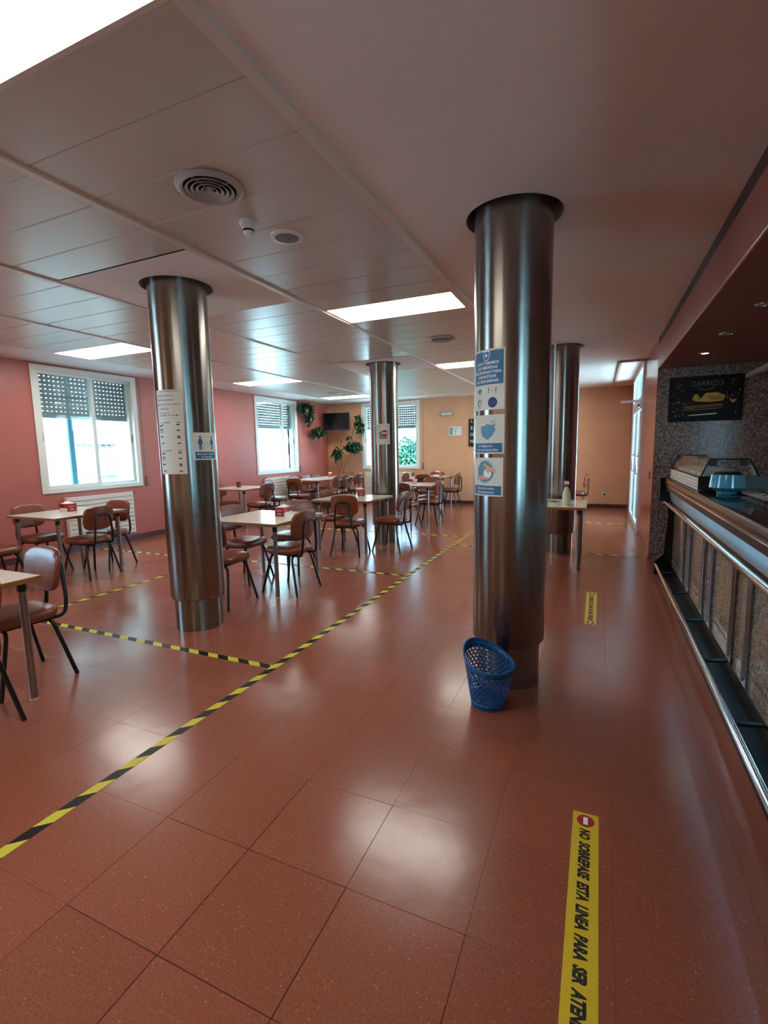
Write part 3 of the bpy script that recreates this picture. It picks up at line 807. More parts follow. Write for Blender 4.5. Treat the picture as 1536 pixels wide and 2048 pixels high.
def make_chair():
    t = thing('chair', 'x', 'chair')
    s = pad(.42, .41, .066, .425, taper=.04); obj('seat', s, M_vinyl, t, True)
    b = pad(.41, .295, .048, 0, .004, ex=3.6, taper=.03)
    vv = []
    for x, y, z in b.v:            # stand it up: y -> height, z -> forward, bent round the sitter
        h = .73 + y
        vv.append((x, -.235 - (y * .16) + z + .55 * x * x, h))
    b.v = vv
    obj('backrest', b, M_vinyl, t, True)
    R = .0132
    tb = arc_path([(-.1, .1, .405), (-.125, -.245, .405), (-.128, -.262, .5), (-.098, -.266, .775), (.098, -.266, .775), (.128, -.262, .5), (.125, -.245, .405), (.1, .1, .405)], .06, 5)
    obj('back_frame', MB().tube(tb, R, 8), M_black, t, True)
    for sx in (-1, 1):
        for sy, yt, yb in ((1, .12, .215), (-1, -.14, -.235)):
            pts = arc_path([(0, yt, .412), (sx * .165, yt, .412), (sx * .222, yb, .0)], .075, 6)
            obj('leg', MB().tube(pts, R, 8), M_black, t, True)
    obj('seat_board', MB().box(-.16, .16, -.15, .15, .412, .428), M_black, t)
    return t
chair0 = make_chair(); learn(chair0)
FACE = {'+Y': 0, '-Y': PI, '+X': -PI / 2, '-X': PI / 2}
CH = [
 (-3.50, 1.82, '-Y', -5, 'brown chair facing us behind the table cut off by the left edge'),
 (-3.19, 1.30, '-X', 0, 'brown chair mostly outside the left edge, nearest one of all'),
 (-6.52, 3.80, '+X', 3, 'brown chair left of the table under the first window, seen from the front'),
 (-5.79, 3.93, '-X', 5, 'brown chair with black back frame before the table under the first window'),
 (-6.03, 4.36, '-Y', 5, 'brown chair by the radiator at the far end of the first window table'),
 (-6.13, 3.08, '+Y', 0, 'brown chair whose seat end shows at the left edge above the nearest chair'),
 (-3.03, 4.28, '-X', -2, 'brown chair seen from behind, right of the table next to the left column'),
 (-3.46, 4.93, '-Y', 2, 'brown chair facing us behind the table next to the left column'),
 (-3.75, 4.42, '+X', 0, 'brown chair tucked in left of the table next to the left column'),
 (-3.39, 3.66, '+Y', 2, 'brown chair half hidden by the left column, only its seat and right legs showing'),
 (-3.255, 6.10, '+Y', 6, 'brown chair seen squarely from behind at the table by the middle column'),
 (-2.80, 6.56, '-X', -2, 'brown chair with black back frame in front of the middle column foot'),
 (-3.71, 6.57, '+X', 0, 'brown chair behind the left corner of the table by the middle column'),
 (-6.16, 7.74, '-X', 0, 'brown chair at the right end of the table with the dark red cup'),
 (-6.95, 7.71, '+X', 0, 'brown chair left of the table with the dark red cup, beside the left column'),
 (-6.50, 8.80, '+X', 8, 'brown chair in front of the second radiator, turned to the right'),
 (-6.40, 9.50, '+Y', 3, 'brown chair at the near end of the long corner table, back towards us'),
 (-6.92, 10.35, '+X', 0, 'nearest of three chairs on the window side of the long corner table'),
 (-6.92, 10.95, '+X', 0, 'middle of three chairs on the window side of the long corner table'),
 (-6.92, 11.42, '+X', 0, 'farthest of three chairs on the window side of the long corner table'),
 (-5.98, 10.245, '-X', 0, 'nearest of three chairs along the room side of the long corner table'),
 (-6.08, 10.80, '-X', 0, 'middle of three chairs along the room side of the long corner table'),
 (-6.0, 11.45, '-X', -3, 'farthest of three chairs along the room side of the long corner table'),
 (-6.50, 12.02, '-Y', 0, 'brown chair at the back wall end of the long corner table'),
 (-3.06, 9.08, '-X', 2, 'brown chair seen from behind right of the table past the middle column'),
 (-3.30, 9.85, '-Y', 0, 'brown chair behind the red box on the table past the middle column'),
 (-3.32, 8.50, '+Y', -6, 'brown chair at the near side of the table past the middle column, seat shining'),
 (-3.40, 11.75, '-X', 0, 'brown chair right of the farthest table by the back wall'),
 (-3.95, 12.22, '-Y', 0, 'brown chair between the farthest table and the back wall'),
 (-4.42, 11.85, '+X', 0, 'brown chair left of the farthest table, before the back radiator'),
 (-3.88, 11.28, '+Y', 0, 'brown chair at the near side of the farthest table, only its top showing'),
 (-.45, 11.50, '-X', 0, 'lone brown chair peeping out behind the far right column'),
]
for k, (x, y, f, a, lab) in enumerate(CH):
    o = chair0 if k == 0 else copy_tree(chair0)
    o.location = (x, y, 0); o.rotation_euler = (0, 0, FACE[f] + math.radians(a)); o['label'] = lab; o['group'] = 'brown canteen chairs'

# ------------------------------------------------------------------ tables
TZ = .78
def make_table(wx, wy, name='table'):
    t = thing(name, 'x', 'table')
    top = MB().box(-wx / 2 + .004, wx / 2 - .004, -wy / 2 + .004, wy / 2 - .004, TZ - .028, TZ)
    obj('tabletop', top, M_lam, t)
    e = MB(); r = .004
    for a, b, c, d in ((-wx / 2, wx / 2, -wy / 2, -wy / 2 + r), (-wx / 2, wx / 2, wy / 2 - r, wy / 2), (-wx / 2, -wx / 2 + r, -wy / 2 + r, wy / 2 - r), (wx / 2 - r, wx / 2, -wy / 2 + r, wy / 2 - r)):
        e.box(a, b, c, d, TZ - .03, TZ - .0015)
    obj('edge_band', e, M_wood, t)
    for sx in (-1, 1):
        for sy in (-1, 1):
            x, y = sx * (wx / 2 - .075), sy * (wy / 2 - .075)
            l = obj('leg', MB().tube([(x, y, .012), (x, y, TZ - .085)], .0225, 16), M_steel, t, True)
            obj('collar', MB().tube([(x, y, TZ - .088), (x, y, TZ - .03)], .025, 14), M_black, l, True)
            obj('foot_cap', MB().tube([(x, y, 0), (x, y, .014)], .0225, 14), M_foot, l, True)
    return t
tab0 = make_table(.92, .92); learn(tab0)
TB = [(-3.54, 1.31, 'cream topped table cut off by the left edge, nearest of the tables'), (-6.13, 3.93, 'cream topped table under the first window'),
      (-3.36, 4.34, 'cream topped table right beside the left column'), (-3.39, 6.48, 'cream topped table in front of the middle column'),
      (-6.60, 7.76, 'cream topped table with the dark red cup by the left wall'), (-3.38, 9.22, 'cream topped table just past the middle column'),
      (-3.90, 11.85, 'farthest small table in front of the back wall'), (-.575, 6.46, 'cream topped table with a spray bottle behind the right column')]
for k, (x, y, lab) in enumerate(TB):
    o = tab0 if k == 0 else copy_tree(tab0)
    o.location = (x, y, 0); o['label'] = lab; o['group'] = 'square canteen tables'
o = make_table(.86, 1.9, 'long_table'); o.location = (-6.53, 10.85, 0); o['label'] = 'long table in the corner below the television, shining with window light'

# napkin boxes
def make_box():
    t = thing('napkin_box', 'x', 'napkin holder')
    obj('tray', MB().box(-.056, .056, -.093, .093, 0, .1), M_tape_clear, t)
    f = MB()
    for s in (-1, 1):
        f.box(-.058, .058, min(s * .093, s * .096), max(s * .093, s * .096), 0, .102)
        f.box(min(s * .056, s * .059), max(s * .056, s * .059), -.096, .096, .045, .102)
    obj('red_cover', f, M_red_box, t)
    lg = MB(); lg2 = MB()
    for s in (-1, 1):
        y = s * .0963; lg.add([(-.034, y, .012), (.034, y, .012), (.04, y, .045), (.03, y, .06), (-.03, y, .06), (-.04, y, .045)], [(0, 1, 2, 3, 4, 5)])
        x = s * .0593; lg.add([(x, -.02, .05), (x, .075, .05), (x, .075, .088), (x, -.02, .088)], [(0, 1, 2, 3)])
        y = s * .0966; lg2.add([(-.034, y, .055), (.028, y, .058), (.034, y, .068), (-.036, y, .072)], [(0, 1, 2, 3)])
        y = s * .0966; lg2.add([(-.026, y, .02), (.026, y, .02), (.03, y, .04), (-.03, y, .04)], [(0, 1, 2, 3)])
    obj('dark_logo', lg, M_darkred, t); obj('cream_logo', lg2, mat('print_beige', '#b59a7a', .5), t)
    n = MB().lathe([(.0, .1), (.054, .1), (.05, .106), (.034, .112), (.02, .124), (.008, .126), (0, .126)], 12, sy=1.65)
    n.v = [(x + .004 * math.sin(y * 90), y, z) for x, y, z in n.v]
    obj('napkins', n, M_napkin, t)
    return t
nb0 = make_box(); learn(nb0)
NB = [(-6.27, 4.02, 84, 'red napkin box on the table under the first window'), (-3.22, 4.46, 8, 'red napkin box on the table beside the left column'),
      (-3.42, 6.78, 35, 'red napkin box on the table in front of the middle column'), (-6.62, 11.35, 30, 'red napkin box on the long corner table'),
      (-3.50, 9.32, 60, 'red napkin box on the table just past the middle column'), (-3.80, 12.0, 75, 'red napkin box on the farthest table')]
for k, (x, y, a, lab) in enumerate(NB):
    o = nb0 if k == 0 else copy_tree(nb0)
    o.location = (x, y, TZ); o.rotation_euler = (0, 0, math.radians(a)); o['label'] = lab; o['group'] = 'red napkin boxes'
t = thing('napkin_cup', 'dark red upright cup on the table by the left wall', 'cup', (-6.72, 7.82, TZ))
obj('cup', MB().lathe([(.045, 0), (.048, .01), (.05, .11), (.044, .11), (.042, .02), (0, .018)], 24), mat('cup_dark_red', '#5d1418', .3), t, True)
obj('rim', MB().lathe([(.051, .104), (.052, .112), (.044, .113), (.044, .106)], 24, close=True), M_red_box, t, True)

# spray bottle, cloth, leaflet on the table behind the right column
t = thing('spray_bottle', 'milky spray bottle with red and white trigger on the table behind the right column', 'bottle', (-.345, 6.24, TZ), math.radians(20))
obj('body', MB().lathe([(0, .0), (.043, 0), (.047, .01), (.047, .12), (.043, .15), (.03, .19), (.02, .215), (.017, .235), (0, .236)], 24, sy=.75), M_bottle, t, True)
obj('collar', MB().lathe([(.019, .225), (.021, .23), (.021, .25), (.017, .255)], 16), M_red_print, t, True)
obj('trigger_head', MB().hexa([(-.03, -.012, .252), (.03, -.012, .252), (.03, .012, .252), (-.03, .012, .252), (-.02, -.012, .292), (.022, -.01, .29), (.022, .01, .29), (-.02, .012, .292)]), M_tape_clear, t)
obj('nozzle', MB().box(-.05, -.028, -.008, .008, .268, .29), M_red_print, t)
obj('trigger', MB().hexa([(-.045, -.006, .215), (-.036, -.006, .215), (-.036, .006, .215), (-.045, .006, .215), (-.032, -.006, .26), (-.018, -.006, .26), (-.018, .006, .26), (-.032, .006, .26)]), M_red_print, t)
m = MB(); rr = random.Random(2); n = 9
vs = [(-.09 + .18 * i / n + rr.uniform(-.006, .006), -.07 + .14 * j / n + rr.uniform(-.006, .006), .004 + .012 * (math.sin(i * 1.3) * math.cos(j * .9) + 1) * .5) for i in range(n + 1) for j in range(n + 1)]
m.add(vs + [(x, y, 0) for x, y, z in vs], [(i * (n + 1) + j, (i + 1) * (n + 1) + j, (i + 1) * (n + 1) + j + 1, i * (n + 1) + j + 1) for i in range(n) for j in range(n)] +
      [(100 + i * (n + 1) + j, 100 + i * (n + 1) + j + 1, 100 + (i + 1) * (n + 1) + j + 1, 100 + (i + 1) * (n + 1) + j) for i in range(n) for j in range(n)])
o = obj('cleaning_cloth', m, M_cloth, None, True, loc=(-.54, 6.62, TZ)); tag(o, 'folded pale green cloth on the table behind the right column', 'cloth')
o = obj('leaflet', MB().box(-.05, .05, -.08, .08, 0, .001), M_tape_clear, None, loc=(-.26, 6.55, TZ)); tag(o, 'small white leaflet beside the spray bottle', 'leaflet')

# ------------------------------------------------------------------ floor tapes and floor signs
def tape(x, y, L, rz, sign, lab, w=.053, off=0):
    n = 1
    o = obj('hazard_tape', MB().box(0, L, -w / 2, w / 2, 0, .0007 + off), M_haz[sign], None, loc=(x, y, .0)); o.rotation_euler = (0, 0, rz)
    return tag(o, lab, 'tape', 'black and yellow floor tapes')
tape(-2.03, -1.5, 14.0, PI / 2, 1, 'long black and yellow floor tape running away through the whole room', .053, .0004)
tape(-2.056, 2.61, 3.2, PI, 1, 'black and yellow floor tape passing in front of the left column foot')
tape(-4.86, 2.66, 2.55, PI / 2, 1, 'thin looking hazard tape running from the nearest chair to behind the left column')
tape(-7.3, 5.115, 2.45, 0, 1, 'hazard tape on the floor beside the first radiator')
tape(-2.056, 5.215, 2.8, PI, 1, 'hazard tape passing behind the table beside the left column')
tape(-2.056, 7.92, 3.9, PI, 1, 'hazard tape on the floor just past the middle column')
tape(-2.0, 7.18, 2.6, 0, 1, 'faint hazard tape crossing behind the right column to the red wall')
tape(-2.0, 10.12, 2.6, 0, 1, 'far hazard tape crossing to the glass door')
tape(-4.8, 6.0, 1.5, PI / 2, 1, 'hazard tape under the gap between the corner table and the middle column')
def floor_sign(y1, lab):
    Lg = .972
    o = obj('floor_sign', MB().box(-.048, .048, 0, Lg, 0, .0008), M_yellow, None, loc=(0, y1 - Lg, 0)); tag(o, lab, 'floor sign', 'yellow floor strips')
    S = lambda u, v, off: (v, Lg - u, off)      # reads towards the bar end, tops of letters to the right
    p = Print(S); z = .0012
    for u in (.045, Lg - .045):
        p.n += 1
        p.disk('red_disc', M_red_print, u, .0, .033, z); p.rect('white_bar', M_napkin, u - .021, u + .021, -.0085, .0085, z + .0004)
    p.text('lettering', M_ink, 'NO  SOBREPASE  ESTA  LINEA  PARA  SER  ATENDIDO', .09, -.018, .036, z, 'l', bold=.055, shear=.22, width=Lg - .18)
    p.build(o)
    return o
o = floor_sign(1.975, 'large yellow strip with black lettering on the floor at the bottom of the photo'); o.location.x = .002
o = floor_sign(5.245, 'small looking yellow strip on the floor right of the blue basket'); o.location.x = -.018

# ------------------------------------------------------------------ blue basket
t = thing('waste_basket', 'blue perforated plastic basket on the floor in front of the right column', 'basket', (-.545, 2.68, 0), math.radians(0))
def rim_z(a):   # the mouth is cut higher at the back left
    return .29 + .052 * math.cos(a - math.radians(150)) + .012 * math.cos(2 * (a - math.radians(150)))
def wall(a, h):
    zz = .012 + (rim_z(a) - .012) * h; r = .098 + .047 * h
    return (r * math.cos(a), r * math.sin(a), zz)
nu, nv = 30, 12
mb = MB()
for j in range(nv):
    h0, h1 = .12 + .74 * j / nv, .12 + .74 * (j + 1) / nv
    for i in range(nu):
        sh = .5 * (j % 2); a0, a1 = 2 * PI * (i + sh) / nu, 2 * PI * (i + 1 + sh) / nu
        am, hm_ = (a0 + a1) / 2, (h0 + h1) / 2
        out = [(a0, h0), (am, h0), (a1, h0), (a1, hm_), (a1, h1), (am, h1), (a0, h1), (a0, hm_)]
        inn = []
        for k in range(8):
            an = -3 * PI / 4 + k * PI / 4
            inn.append((am + math.cos(an) * (a1 - a0) * .4, hm_ + math.sin(an) * (h1 - h0) * .4))
        vs = [wall(*q) for q in out] + [wall(*q) for q in inn]
        mb.add(vs, [(k, (k + 1) % 8, 8 + (k + 1) % 8, 8 + k) for k in range(8)])
for h0, h1, nn in ((0, .12, 80), (.86, 1.0, 80)):
    for i in range(nn):
        a0, a1 = 2 * PI * i / nn, 2 * PI * (i + 1) / nn
        mb.add([wall(a0, h0), wall(a1, h0), wall(a1, h1), wall(a0, h1)], [(0, 1, 2, 3)])
o = obj('mesh_wall', mb, M_basket, t, True)
so = o.modifiers.new('thick', 'SOLIDIFY'); so.thickness = .003; so.offset = 0
rim = [Vector(wall(2 * PI * k / 60, 1.0)) for k in range(61)]
obj('rim', MB().tube(rim, .0065, 8, False), M_basket, t, True)
obj('bottom', MB().lathe([(.094, 0), (.099, .004), (.0985, .016), (0, .016)], 40), M_basket, t, True)

# ------------------------------------------------------------------ bar counter
BY0, BY1 = -2.2, 6.26
bar = thing('bar_counter', 'long bar counter with brown wood edge, steel rails and granite front on the right', 'counter', (0, 0, 0))
obj('countertop', MB().box(.735, 1.3, BY0, BY1, 1.085, 1.12), M_granite_top, bar)
obj('wood_edge', MB().prism([(.735, 1.122), (.712, 1.121), (.697, 1.114), (.686, 1.1), (.682, 1.078), (.686, 1.058), (.696, 1.046), (.735, 1.044)], BY0, BY1), M_barwood, bar, True)
obj('edge_trim', MB().tube([(.688, BY0, 1.048), (.688, BY1, 1.048)], .007, 8), M_chrome, bar, True)
obj('fascia', MB().prism([(.735, 1.04), (.722, 1.04), (.74, .965), (.76, .965)], BY0, BY1 - .01), M_fascia, bar)
obj('fascia', MB().prism([(.757, .962), (.741, .962), (.757, .855), (.775, .855)], BY0, BY1 - .01), M_fascia, bar)
obj('end_panel', MB().prism([(.642, 1.12), (.735, 1.12), (1.3, 1.085), (1.3, 0), (.627, 0), (.627, .157), (.713, .246), (.74, .69), (.72, .85), (.648, .85)], BY1 - .012, BY1 + .012), M_dark, bar)
obj('handrail', MB().tube([(.69, BY0, .86), (.69, BY1 - .012, .86)], .02, 14), M_chrome, bar, True)
obj('front_panel', MB().box(.80, .82, BY0, BY1 - .012, .165, 1.085), M_granite2, bar)
obj('panel_header', MB().box(.775, .8, BY0, BY1 - .012, .8, .9), M_dark, bar)
for y in (5.41, 5.07, 4.42, 4.12, 3.49, 3.15, 2.53, 2.2, 1.6, 1.27, .65, .32):
    obj('post', MB().tube([(.79, y, .165), (.79, y, .81)], .021, 12), mat('post_steel', '#8e9298', .22, 1), bar, True)
for a, b in ((6.22, 5.45), (5.05, 4.45), (4.1, 3.52), (3.13, 2.56), (2.18, 1.63)):
    obj('panel_trim', MB().box(.79, .8, b, a, .24, .25), M_chrome, bar)
obj('plinth', MB().box(.665, .83, BY0, BY1 - .012, 0, .045), M_kick, bar)
obj('kickboard', MB().box(.81, .83, BY0, BY1 - .012, 0, .165), M_kick, bar)
obj('step_ledge', MB().box(.768, .80, BY0, BY1 - .012, .152, .172), M_chrome, bar)
obj('foot_rail', MB().tube([(.645, BY0, .12), (.645, BY1 - .012, .12)], .021, 14), M_chrome, bar, True)
for k in range(9):
    y = 5.8 - k * .77
    obj('rung', MB().tube([(.645, y, .125), (.80, y, .145)], .012, 8), M_dark, bar, True)
obj('strip_baffle', MB().box(.699, .704, BY0, BY1 - .012, 0.992, 1.046), M_dark, bar)  # hidden baffle added to keep the strip's light off the floor
obj('added_strip_light', MB().box(.708, .718, BY0, 5.35, 1.034, 1.042), mat('added_cool_glow', '#ffffff', .5, emit=(.16, .66, 1, 1), emit_s=30.0), bar)  # added glowing strip, a guessed source for the cyan on the fascia
obj('back_panel', MB().box(1.28, 1.3, BY0, BY1 - .012, 0, 1.085), M_dark, bar)

# display case on the counter
t = thing('display_case', 'glass food display case with ribbed aluminium base at the far end of the bar', 'display case', (0, 0, 1.123))
CY0, CY1 = 4.47, 6.12
ab = MB().box(.735, 1.13, CY0, CY1, .0, .085)
obj('base', ab, M_alu, t)
for k in range(4): obj('rib', MB().box(.722, .735, CY0, CY1, .005 + k * .026, .023 + k * .026), M_alu, t)
prof = [(.735, .115), (.785, .25), (1.04, .248), (1.11, .12)]
for y in (CY0 - .02, CY1):
    e = MB().box(.718, 1.16, y, y + .02, -.0, .118); obj('end_panel', e, mat('case_black', '#0a0a0b', .4), t)
    fr = MB().tube([(a, y + .01, b) for a, b in prof], .008, 6); obj('glass_frame', fr, M_ink, t)
    obj('end_glass', MB().prism(prof, y + .007, y + .013), M_case, t)
    for a in (.805, 1.0): obj('corner_fitting', MB().box(a - .025, a + .03, y - .004, y + .022, .2, .245), M_ink, t)
obj('front_glass', MB().prism([(.735, .115), (.741, .113), (.791, .248), (.785, .25)], CY0, CY1), M_case, t)
obj('top_glass', MB().prism([(.785, .25), (.785, .256), (1.04, .254), (1.04, .248)], CY0, CY1), M_case, t)
obj('tray', MB().box(.76, 1.1, CY0 + .03, CY1 - .03, .09, .105), M_steel, t)
for k in range(4):
    o = obj('food_tray', MB().hexa([(.78, 4.6 + k * .37, 0), (1.05, 4.6 + k * .37, 0), (1.05, 4.9 + k * .37, 0), (.78, 4.9 + k * .37, 0), (.77, 4.59 + k * .37, .03), (1.06, 4.59 + k * .37, .03), (1.06, 4.91 + k * .37, .03), (.77, 4.91 + k * .37, .03)]), M_saucer, None, loc=(0, 0, 1.2285))
    tag(o, '%s white dish inside the glass display case from its near end' % ('first', 'second', 'third', 'last')[k], 'dish', 'dishes in the display case')
# teal bowl
t = thing('ceramic_bowl', 'teal ceramic bowl on the counter in front of the display case', 'bowl', (.875, 4.29, 1.1215))
obj('bowl', MB().lathe([(0, 0), (.062, 0), (.068, .02), (.09, .026), (.116, .05), (.113, .08), (.104, .145), (.098, .145), (.106, .06), (0, .04)], 40), M_tealpot, t, True)
obj('lid', MB().lathe([(0, .14), (.085, .14), (.09, .15), (.07, .165), (0, .168)], 32), M_ink, t, True)
# saucers laid out along the counter
SA = []
for i in range(2):
    for k in range(8):
        SA.append((1.02 + i * .165, 4.33 - k * .145))
ORD = ('first', 'second', 'third', 'fourth', 'fifth', 'sixth', 'seventh', 'eighth')
ro_ = ('row nearer the wood edge', 'row away from the wood edge')
sauc = None
sm = MB().lathe([(0, .004), (.03, .0), (.045, .004), (.07, .014), (.072, .017), (.046, .009), (0, .008)], 28).mesh('saucer', M_saucer, True)
for k, (x, y) in enumerate(SA):
    t = thing('saucer', '%s white saucer from the display case, %s' % (ORD[k % 8], ro_[k // 8]), 'saucer', (x, y, 1.12), group='saucers laid out on the bar')
    obj('plate', sm, None, t)
    obj('spoon', MB().tube([(-.06, .01, .018), (0, .0, .016), (.035, -.005, .016)], [.002, .0018, .009], 6), M_chrome, t, True)

# sandwich sign on the granite
PY = 7.1
t = thing('wall_sign', 'black sign with a sandwich picture and the word CARRIZO on the granite wall', 'sign', (0, 0, 0))
obj('board', MB().box(.775, 1.54, PY - .03, PY, 1.765, 2.305), mat('sign_black', '#050404', .35, spec=.2), t)
S = lambda u, v, off: (u, PY - .03 - off, v); p = Print(S); z = .0015
M_signgrey = mat('sign_grey', '#77716a', .4)
p.text('lettering', M_signgrey, 'CARRIZO', 1.17, 2.185, .062, z, bold=.0, width=.33)
p.stroke('swoosh', M_signgrey, [(1.07 + .02 * k, 2.165 - .03 * math.sin(k / 9 * PI)) for k in range(10)], .007, z)
p.poly('bread', M_bread, [(.93, 1.95), (1.34, 1.97), (1.34, 1.935), (1.0, 1.915), (.93, 1.92)], z)
p.poly('cheese', M_gold, [(.93, 1.97), (1.0, 2.0), (1.08, 2.0), (1.2, 1.99), (1.34, 2.0), (1.36, 2.06), (1.28, 2.1), (1.16, 2.1), (1.13, 2.06), (1.1, 2.03), (1.06, 2.02), (1.0, 1.985), (.93, 1.985)], z + .0006)
p.poly('cheese', M_gold, [(1.02, 2.02), (1.08, 2.02), (1.1, 2.05), (1.07, 2.09), (1.04, 2.085)], z + .0009)
p.stroke('filling', M_bread, [(1.18, 2.06), (1.25, 2.045), (1.33, 2.055)], .012, z + .0012); p.stroke('filling', M_ink, [(1.2, 2.03), (1.27, 2.02), (1.33, 2.03)], .008, z + .0012)
p.stroke('plate_edge', M_greyink, [(.93, 1.9), (1.12, 1.905), (1.34, 1.915)], .008, z)
p.poly('white_strip', M_saucer, [(.98, 1.83), (1.28, 1.845), (1.285, 1.86), (1.26, 1.857), (1.0, 1.842)], z)
rr = random.Random(11)
for k in range(70):
    left = k % 2; u = rr.uniform(.82, .93) if left else rr.uniform(1.36, 1.51); v = rr.uniform(1.83, 2.25)
    p.disk('light_speck', M_greyink if k % 3 else M_paper, u, v, rr.choice((.003, .004, .005, .007)), z, n=8)
p.poly('bokeh', M_gold, [(.845, 1.985), (.885, 2.005), (.89, 2.015), (.85, 1.995)], z); p.poly('bokeh', M_gold, [(1.4, 2.03), (1.44, 2.005), (1.48, 2.02), (1.45, 1.97), (1.42, 1.98)], z)
p.build(t)

# downlights in the soffit
for k, (x, y, on) in enumerate(((.97, 6.1, 1), (.97, 5.12, 0), (1.0, 4.18, 0), (1.0, 3.2, 0))):
    lab = ('lit square spot in the dark red soffit nearest the granite wall', 'unlit spot in the soffit, second from the granite wall', 'unlit spot in the soffit, third from the granite wall', 'unlit spot in the soffit, fourth from the granite wall')[k]
    t = thing('downlight', lab, 'downlight', (x, y, 2.425), math.radians(10), group='soffit downlights')
    obj('bezel', MB().lathe([(.035, -.002), (.037, -.008), (.06, -.008), (.066, -.002), (.066, 0), (.035, 0)], 24, close=True), M_chrome, t, True)
    obj('lamp', MB().lathe([(0, -.004), (.035, -.004), (.035, 0), (0, 0)], 20), mat('spot_lit', '#ffffff', .4, emit=(1, .85, .65, 1), emit_s=30) if on else M_grille, t, True)

# ------------------------------------------------------------------ ceiling fittings
def diffuser(x, y, r, lab):
    t = thing('air_vent', lab, 'vent', (x, y, ZC - .0035), group='round air vents in the ceiling')
    obj('flange', MB().lathe([(r * .76, 0), (r * .78, -.014), (r * .86, -.018), (r, -.004), (r, 0)], 48, close=True), M_grille, t, True)
    for k, q in enumerate((.62, .47, .32, .17)):
        obj('ring', MB().lathe([(r * q, -.012), (r * (q + .075), -.022), (r * (q + .09), -.02), (r * (q + .02), -.008)], 40, close=True), M_grille, t, True)
    obj('core', MB().lathe([(0, -.024), (r * .1, -.02), (r * .12, -.01), (0, -.008)], 20), M_grille, t, True)
    obj('void', MB().lathe([(0, -.001), (r * .77, -.001), (r * .77, 0), (0, 0)], 40), M_void, t)
    obj('support', MB().box(-r * .76, r * .76, -.004, .004, -.009, -.003).box(-.004, .004, -r * .76, r * .76, -.009, -.003), M_grille, t)
diffuser(-1.845, 2.06, .168, 'large round air vent of concentric rings in the nearest ceiling panels')
diffuser(-1.81, 5.92, .16, 'round air vent beyond the long ceiling light, right of the middle column')
diffuser(-5.76, 10.18, .16, 'faint round air vent in the ceiling near the television corner')
t = thing('smoke_detector', 'small smoke detector hanging from the ceiling next to the air vent', 'detector', (-1.925, 2.45, ZC))
obj('base', MB().lathe([(0, -.03), (.04, -.03), (.052, -.015), (.052, 0), (0, 0)], 28), M_tape_clear, t, True)
obj('head', MB().lathe([(0, -.075), (.018, -.075), (.03, -.06), (.032, -.045), (.036, -.03), (0, -.03)], 24), M_tape_clear, t, True)
obj('sensor_slots', MB().lathe([(.0325, -.055), (.034, -.052), (.034, -.046), (.0325, -.043)], 24, close=True), M_ink, t)
t = thing('ceiling_speaker', 'small round ceiling loudspeaker beside the smoke detector', 'loudspeaker', (-1.835, 2.71, ZC))
obj('rim', MB().lathe([(.075, 0), (.075, -.012), (.098, -.01), (.104, -.002), (.104, 0)], 40, close=True), M_tape_clear, t, True)
obj('grille', MB().lathe([(0, -.013), (.05, -.012), (.076, -.008), (.076, 0), (0, 0)], 32), mat('speaker_mesh', '#77706a', .6), t, True)

# ------------------------------------------------------------------ radiators
def radiator(lab, P, a0, a1):
    t = thing('radiator', lab, 'radiator', (0, 0, 0), group='white panel radiators')
    def bx(u0, u1, w0, w1, z0, z1):
        return MB().hexa([P(u0, w0, z0), P(u1, w0, z0), P(u1, w1, z0), P(u0, w1, z0), P(u0, w0, z1), P(u1, w0, z1), P(u1, w1, z1), P(u0, w1, z1)])
    n = 10; z0, z1 = .15, .86; h = (z1 - z0) / n
    for k in range(n): obj('panel', bx(a0, a1, -.1, -.07, z0 + k * h + .006, z0 + (k + 1) * h - .006), M_rad, t)
    obj('back_plate', bx(a0 + .01, a1 - .01, -.07, -.03, z0 + .005, z1 - .005), M_rad, t)
    obj('end_column', bx(a0 - .004, a0 + .02, -.095, -.03, z0, z1), M_rad, t); obj('end_column', bx(a1 - .02, a1 + .004, -.095, -.03, z0, z1), M_rad, t)
    obj('wall_bracket', bx(a0 + .15, a0 + .19, -.03, -.002, .5, .6), M_rad, t); obj('wall_bracket', bx(a1 - .19, a1 - .15, -.03, -.002, .5, .6), M_rad, t)
    q = MB().tube([P(a1, -.06, z1 - .03), P(a1 + .06, -.06, z1 - .03), P(a1 + .06, -.018, z1 - .03)], .012, 8); obj('valve', q, M_chrome, t, True)
radiator('white radiator of horizontal bars under the first window', PL, 4.69, 5.83)
radiator('white radiator of horizontal bars under the second left window', PL, 9.56, 10.75)
radiator('white radiator of horizontal bars under the back window', PBk, -6.17, -4.75)

# ------------------------------------------------------------------ back wall fittings
t = thing('exit_lamp', 'small white emergency lamp high on the back wall', 'lamp', (0, 0, 0))
obj('housing', MB().box(-3.905, -3.56, YB - .05, YB, 2.345, 2.435), mat('lamp_housing', '#9a8a84', .4), t)
obj('lens', MB().box(-3.88, -3.585, YB - .058, YB - .05, 2.36, 2.42), M_tape_clear, t)
t = thing('certificate', 'small framed certificate with a teal left edge on the back wall', 'certificate', (0, 0, 0))
obj('frame', MB().box(-3.685, -3.345, YB - .02, YB, 1.82, 2.05), M_tape_clear, t)
S = lambda u, v, off: (u, YB - .02 - off, v); p = Print(S)
p.rect('teal_band', mat('print_green_teal', '#6f9f96', .5), -3.665, -3.58, 1.84, 2.03, .001)
p.rect('faint_text', M_greyink, -3.6, -3.43, 1.99, 2.0, .0015); p.disk('emblem', M_greyink, -3.51, 1.935, .03, .0015); p.disk('emblem', M_paper, -3.515, 1.94, .018, .002); p.rect('faint_text', M_greyink, -3.52, -3.5, 1.86, 1.88, .0015)
p.build(t)
t = thing('vertical_sign', 'narrow black vertical sign reading LEON on the back wall, cut by the right column', 'sign', (0, 0, 0))
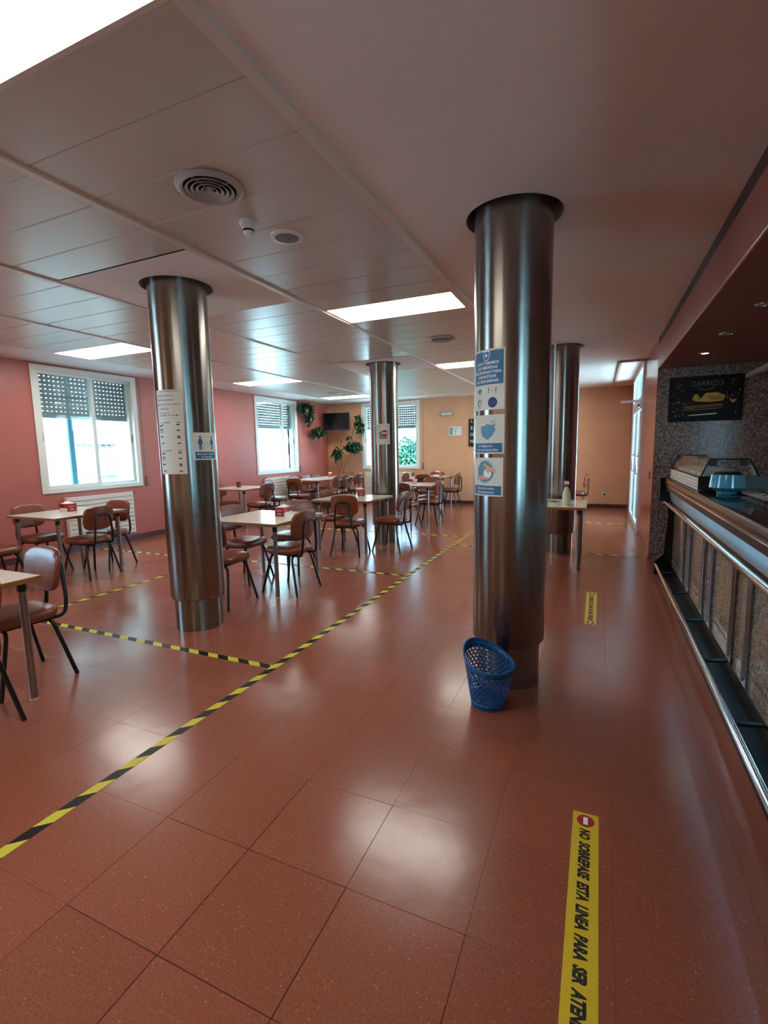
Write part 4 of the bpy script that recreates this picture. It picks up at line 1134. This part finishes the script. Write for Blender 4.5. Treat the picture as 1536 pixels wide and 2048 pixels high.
obj('board', MB().box(-3.145, -2.98, YB - .02, YB, 1.52, 2.24), mat('sign_board_black', '#0d0e10', .4), t)
p = Print(S)
for k, ch in enumerate('LEON'): p.text('lettering', M_paper, ch, -3.065, 2.14 - k * .175, .085, .001, bold=.01)
p.build(t)
t = thing('wall_socket', 'small wall socket low on the back wall', 'socket', (0, 0, 0))
obj('plate', MB().box(.1, .2, YB - .012, YB, .28, .37), M_tape_clear, t); obj('insert', MB().box(.125, .175, YB - .014, YB - .012, .3, .35), M_ink, t)
t = tag(obj('light_switch', MB().box(XR - .012, XR, 7.46, 7.53, 1.03, 1.13), mat('switch_brown', '#8a4a2c', .4)), 'small brown switch plate on the red wall near the granite', 'switch')
# television
t = thing('television', 'black wall television in the far corner among hanging leaves', 'television', (-6.86, 12.2, 2.3), math.radians(8))
obj('screen', MB().box(-.39, .39, -.03, .02, -.23, .23), M_tv, t)
obj('bezel', MB().box(-.4, .4, -.032, .018, .22, .24).box(-.4, .4, -.032, .018, -.245, -.225).box(-.4, -.385, -.032, .018, -.245, .24).box(.385, .4, -.032, .018, -.245, .24), M_ink, t)
obj('bracket', MB().box(-.06, .06, .02, .38, -.05, .05), M_ink, t)
obj('badge', MB().box(-.02, .02, -.036, -.032, -.24, -.23), M_chrome, t)

# climbing plants of the corner
def leafy(name, lab, clouds, stems, size, pot=None):
    t = thing(name, lab, 'plant', (0, 0, 0)); rnd = random.Random(len(lab))
    mb = MB()
    for c, r, n in clouds: leaf_cloud(mb, c, r, n, size, rnd, 1.0)
    f = obj('foliage', mb, M_leaf, t); f['kind'] = 'stuff'
    for s in stems: obj('stem', MB().tube(arc_path(s, .15, 4), .009, 6), M_stem, t, True)
    if pot: obj('pot', MB().lathe([(.1, 0), (.14, .26), (.15, .3), (.135, .3), (.12, .27), (0, .26)], 20, c=pot), M_pot, t, True)
    return t
leafy('trailing_plant', 'dark trailing plant on the left wall between the second window and the television',
      [((-7.2, 11.2, 2.66), (.16, .38, .15), 190), ((-7.22, 11.4, 2.42), (.14, .2, .24), 90), ((-7.18, 11.72, 2.03), (.17, .33, .14), 190)],
      [[(-7.4, 11.0, 2.6), (-7.3, 11.3, 2.6), (-7.3, 11.65, 2.3), (-7.25, 11.9, 2.0)]], .125)
leafy('climbing_plant', 'tall climbing plant rising from behind the corner table up to the television',
      [((-6.24, 12.42, 2.18), (.17, .12, .24), 130), ((-6.3, 12.42, 2.46), (.08, .1, .05), 12), ((-6.38, 12.3, 1.6), (.36, .18, .19), 240), ((-6.93, 12.3, 1.42), (.22, .15, .2), 130), ((-6.6, 12.45, 1.85), (.08, .08, .08), 8)],
      [[(-6.85, 12.45, .3), (-6.95, 12.4, .8), (-6.8, 12.4, 1.1), (-6.9, 12.35, 1.4)], [(-6.85, 12.45, .3), (-6.8, 12.4, .9), (-6.65, 12.4, 1.2), (-6.4, 12.35, 1.6)], [(-6.45, 12.45, 1.6), (-6.55, 12.5, 1.9), (-6.35, 12.45, 2.2)], [(-6.9, 12.4, 1.4), (-6.85, 12.5, 1.8), (-7.1, 12.4, 2.0)]],
      .12, (-6.85, 12.43))
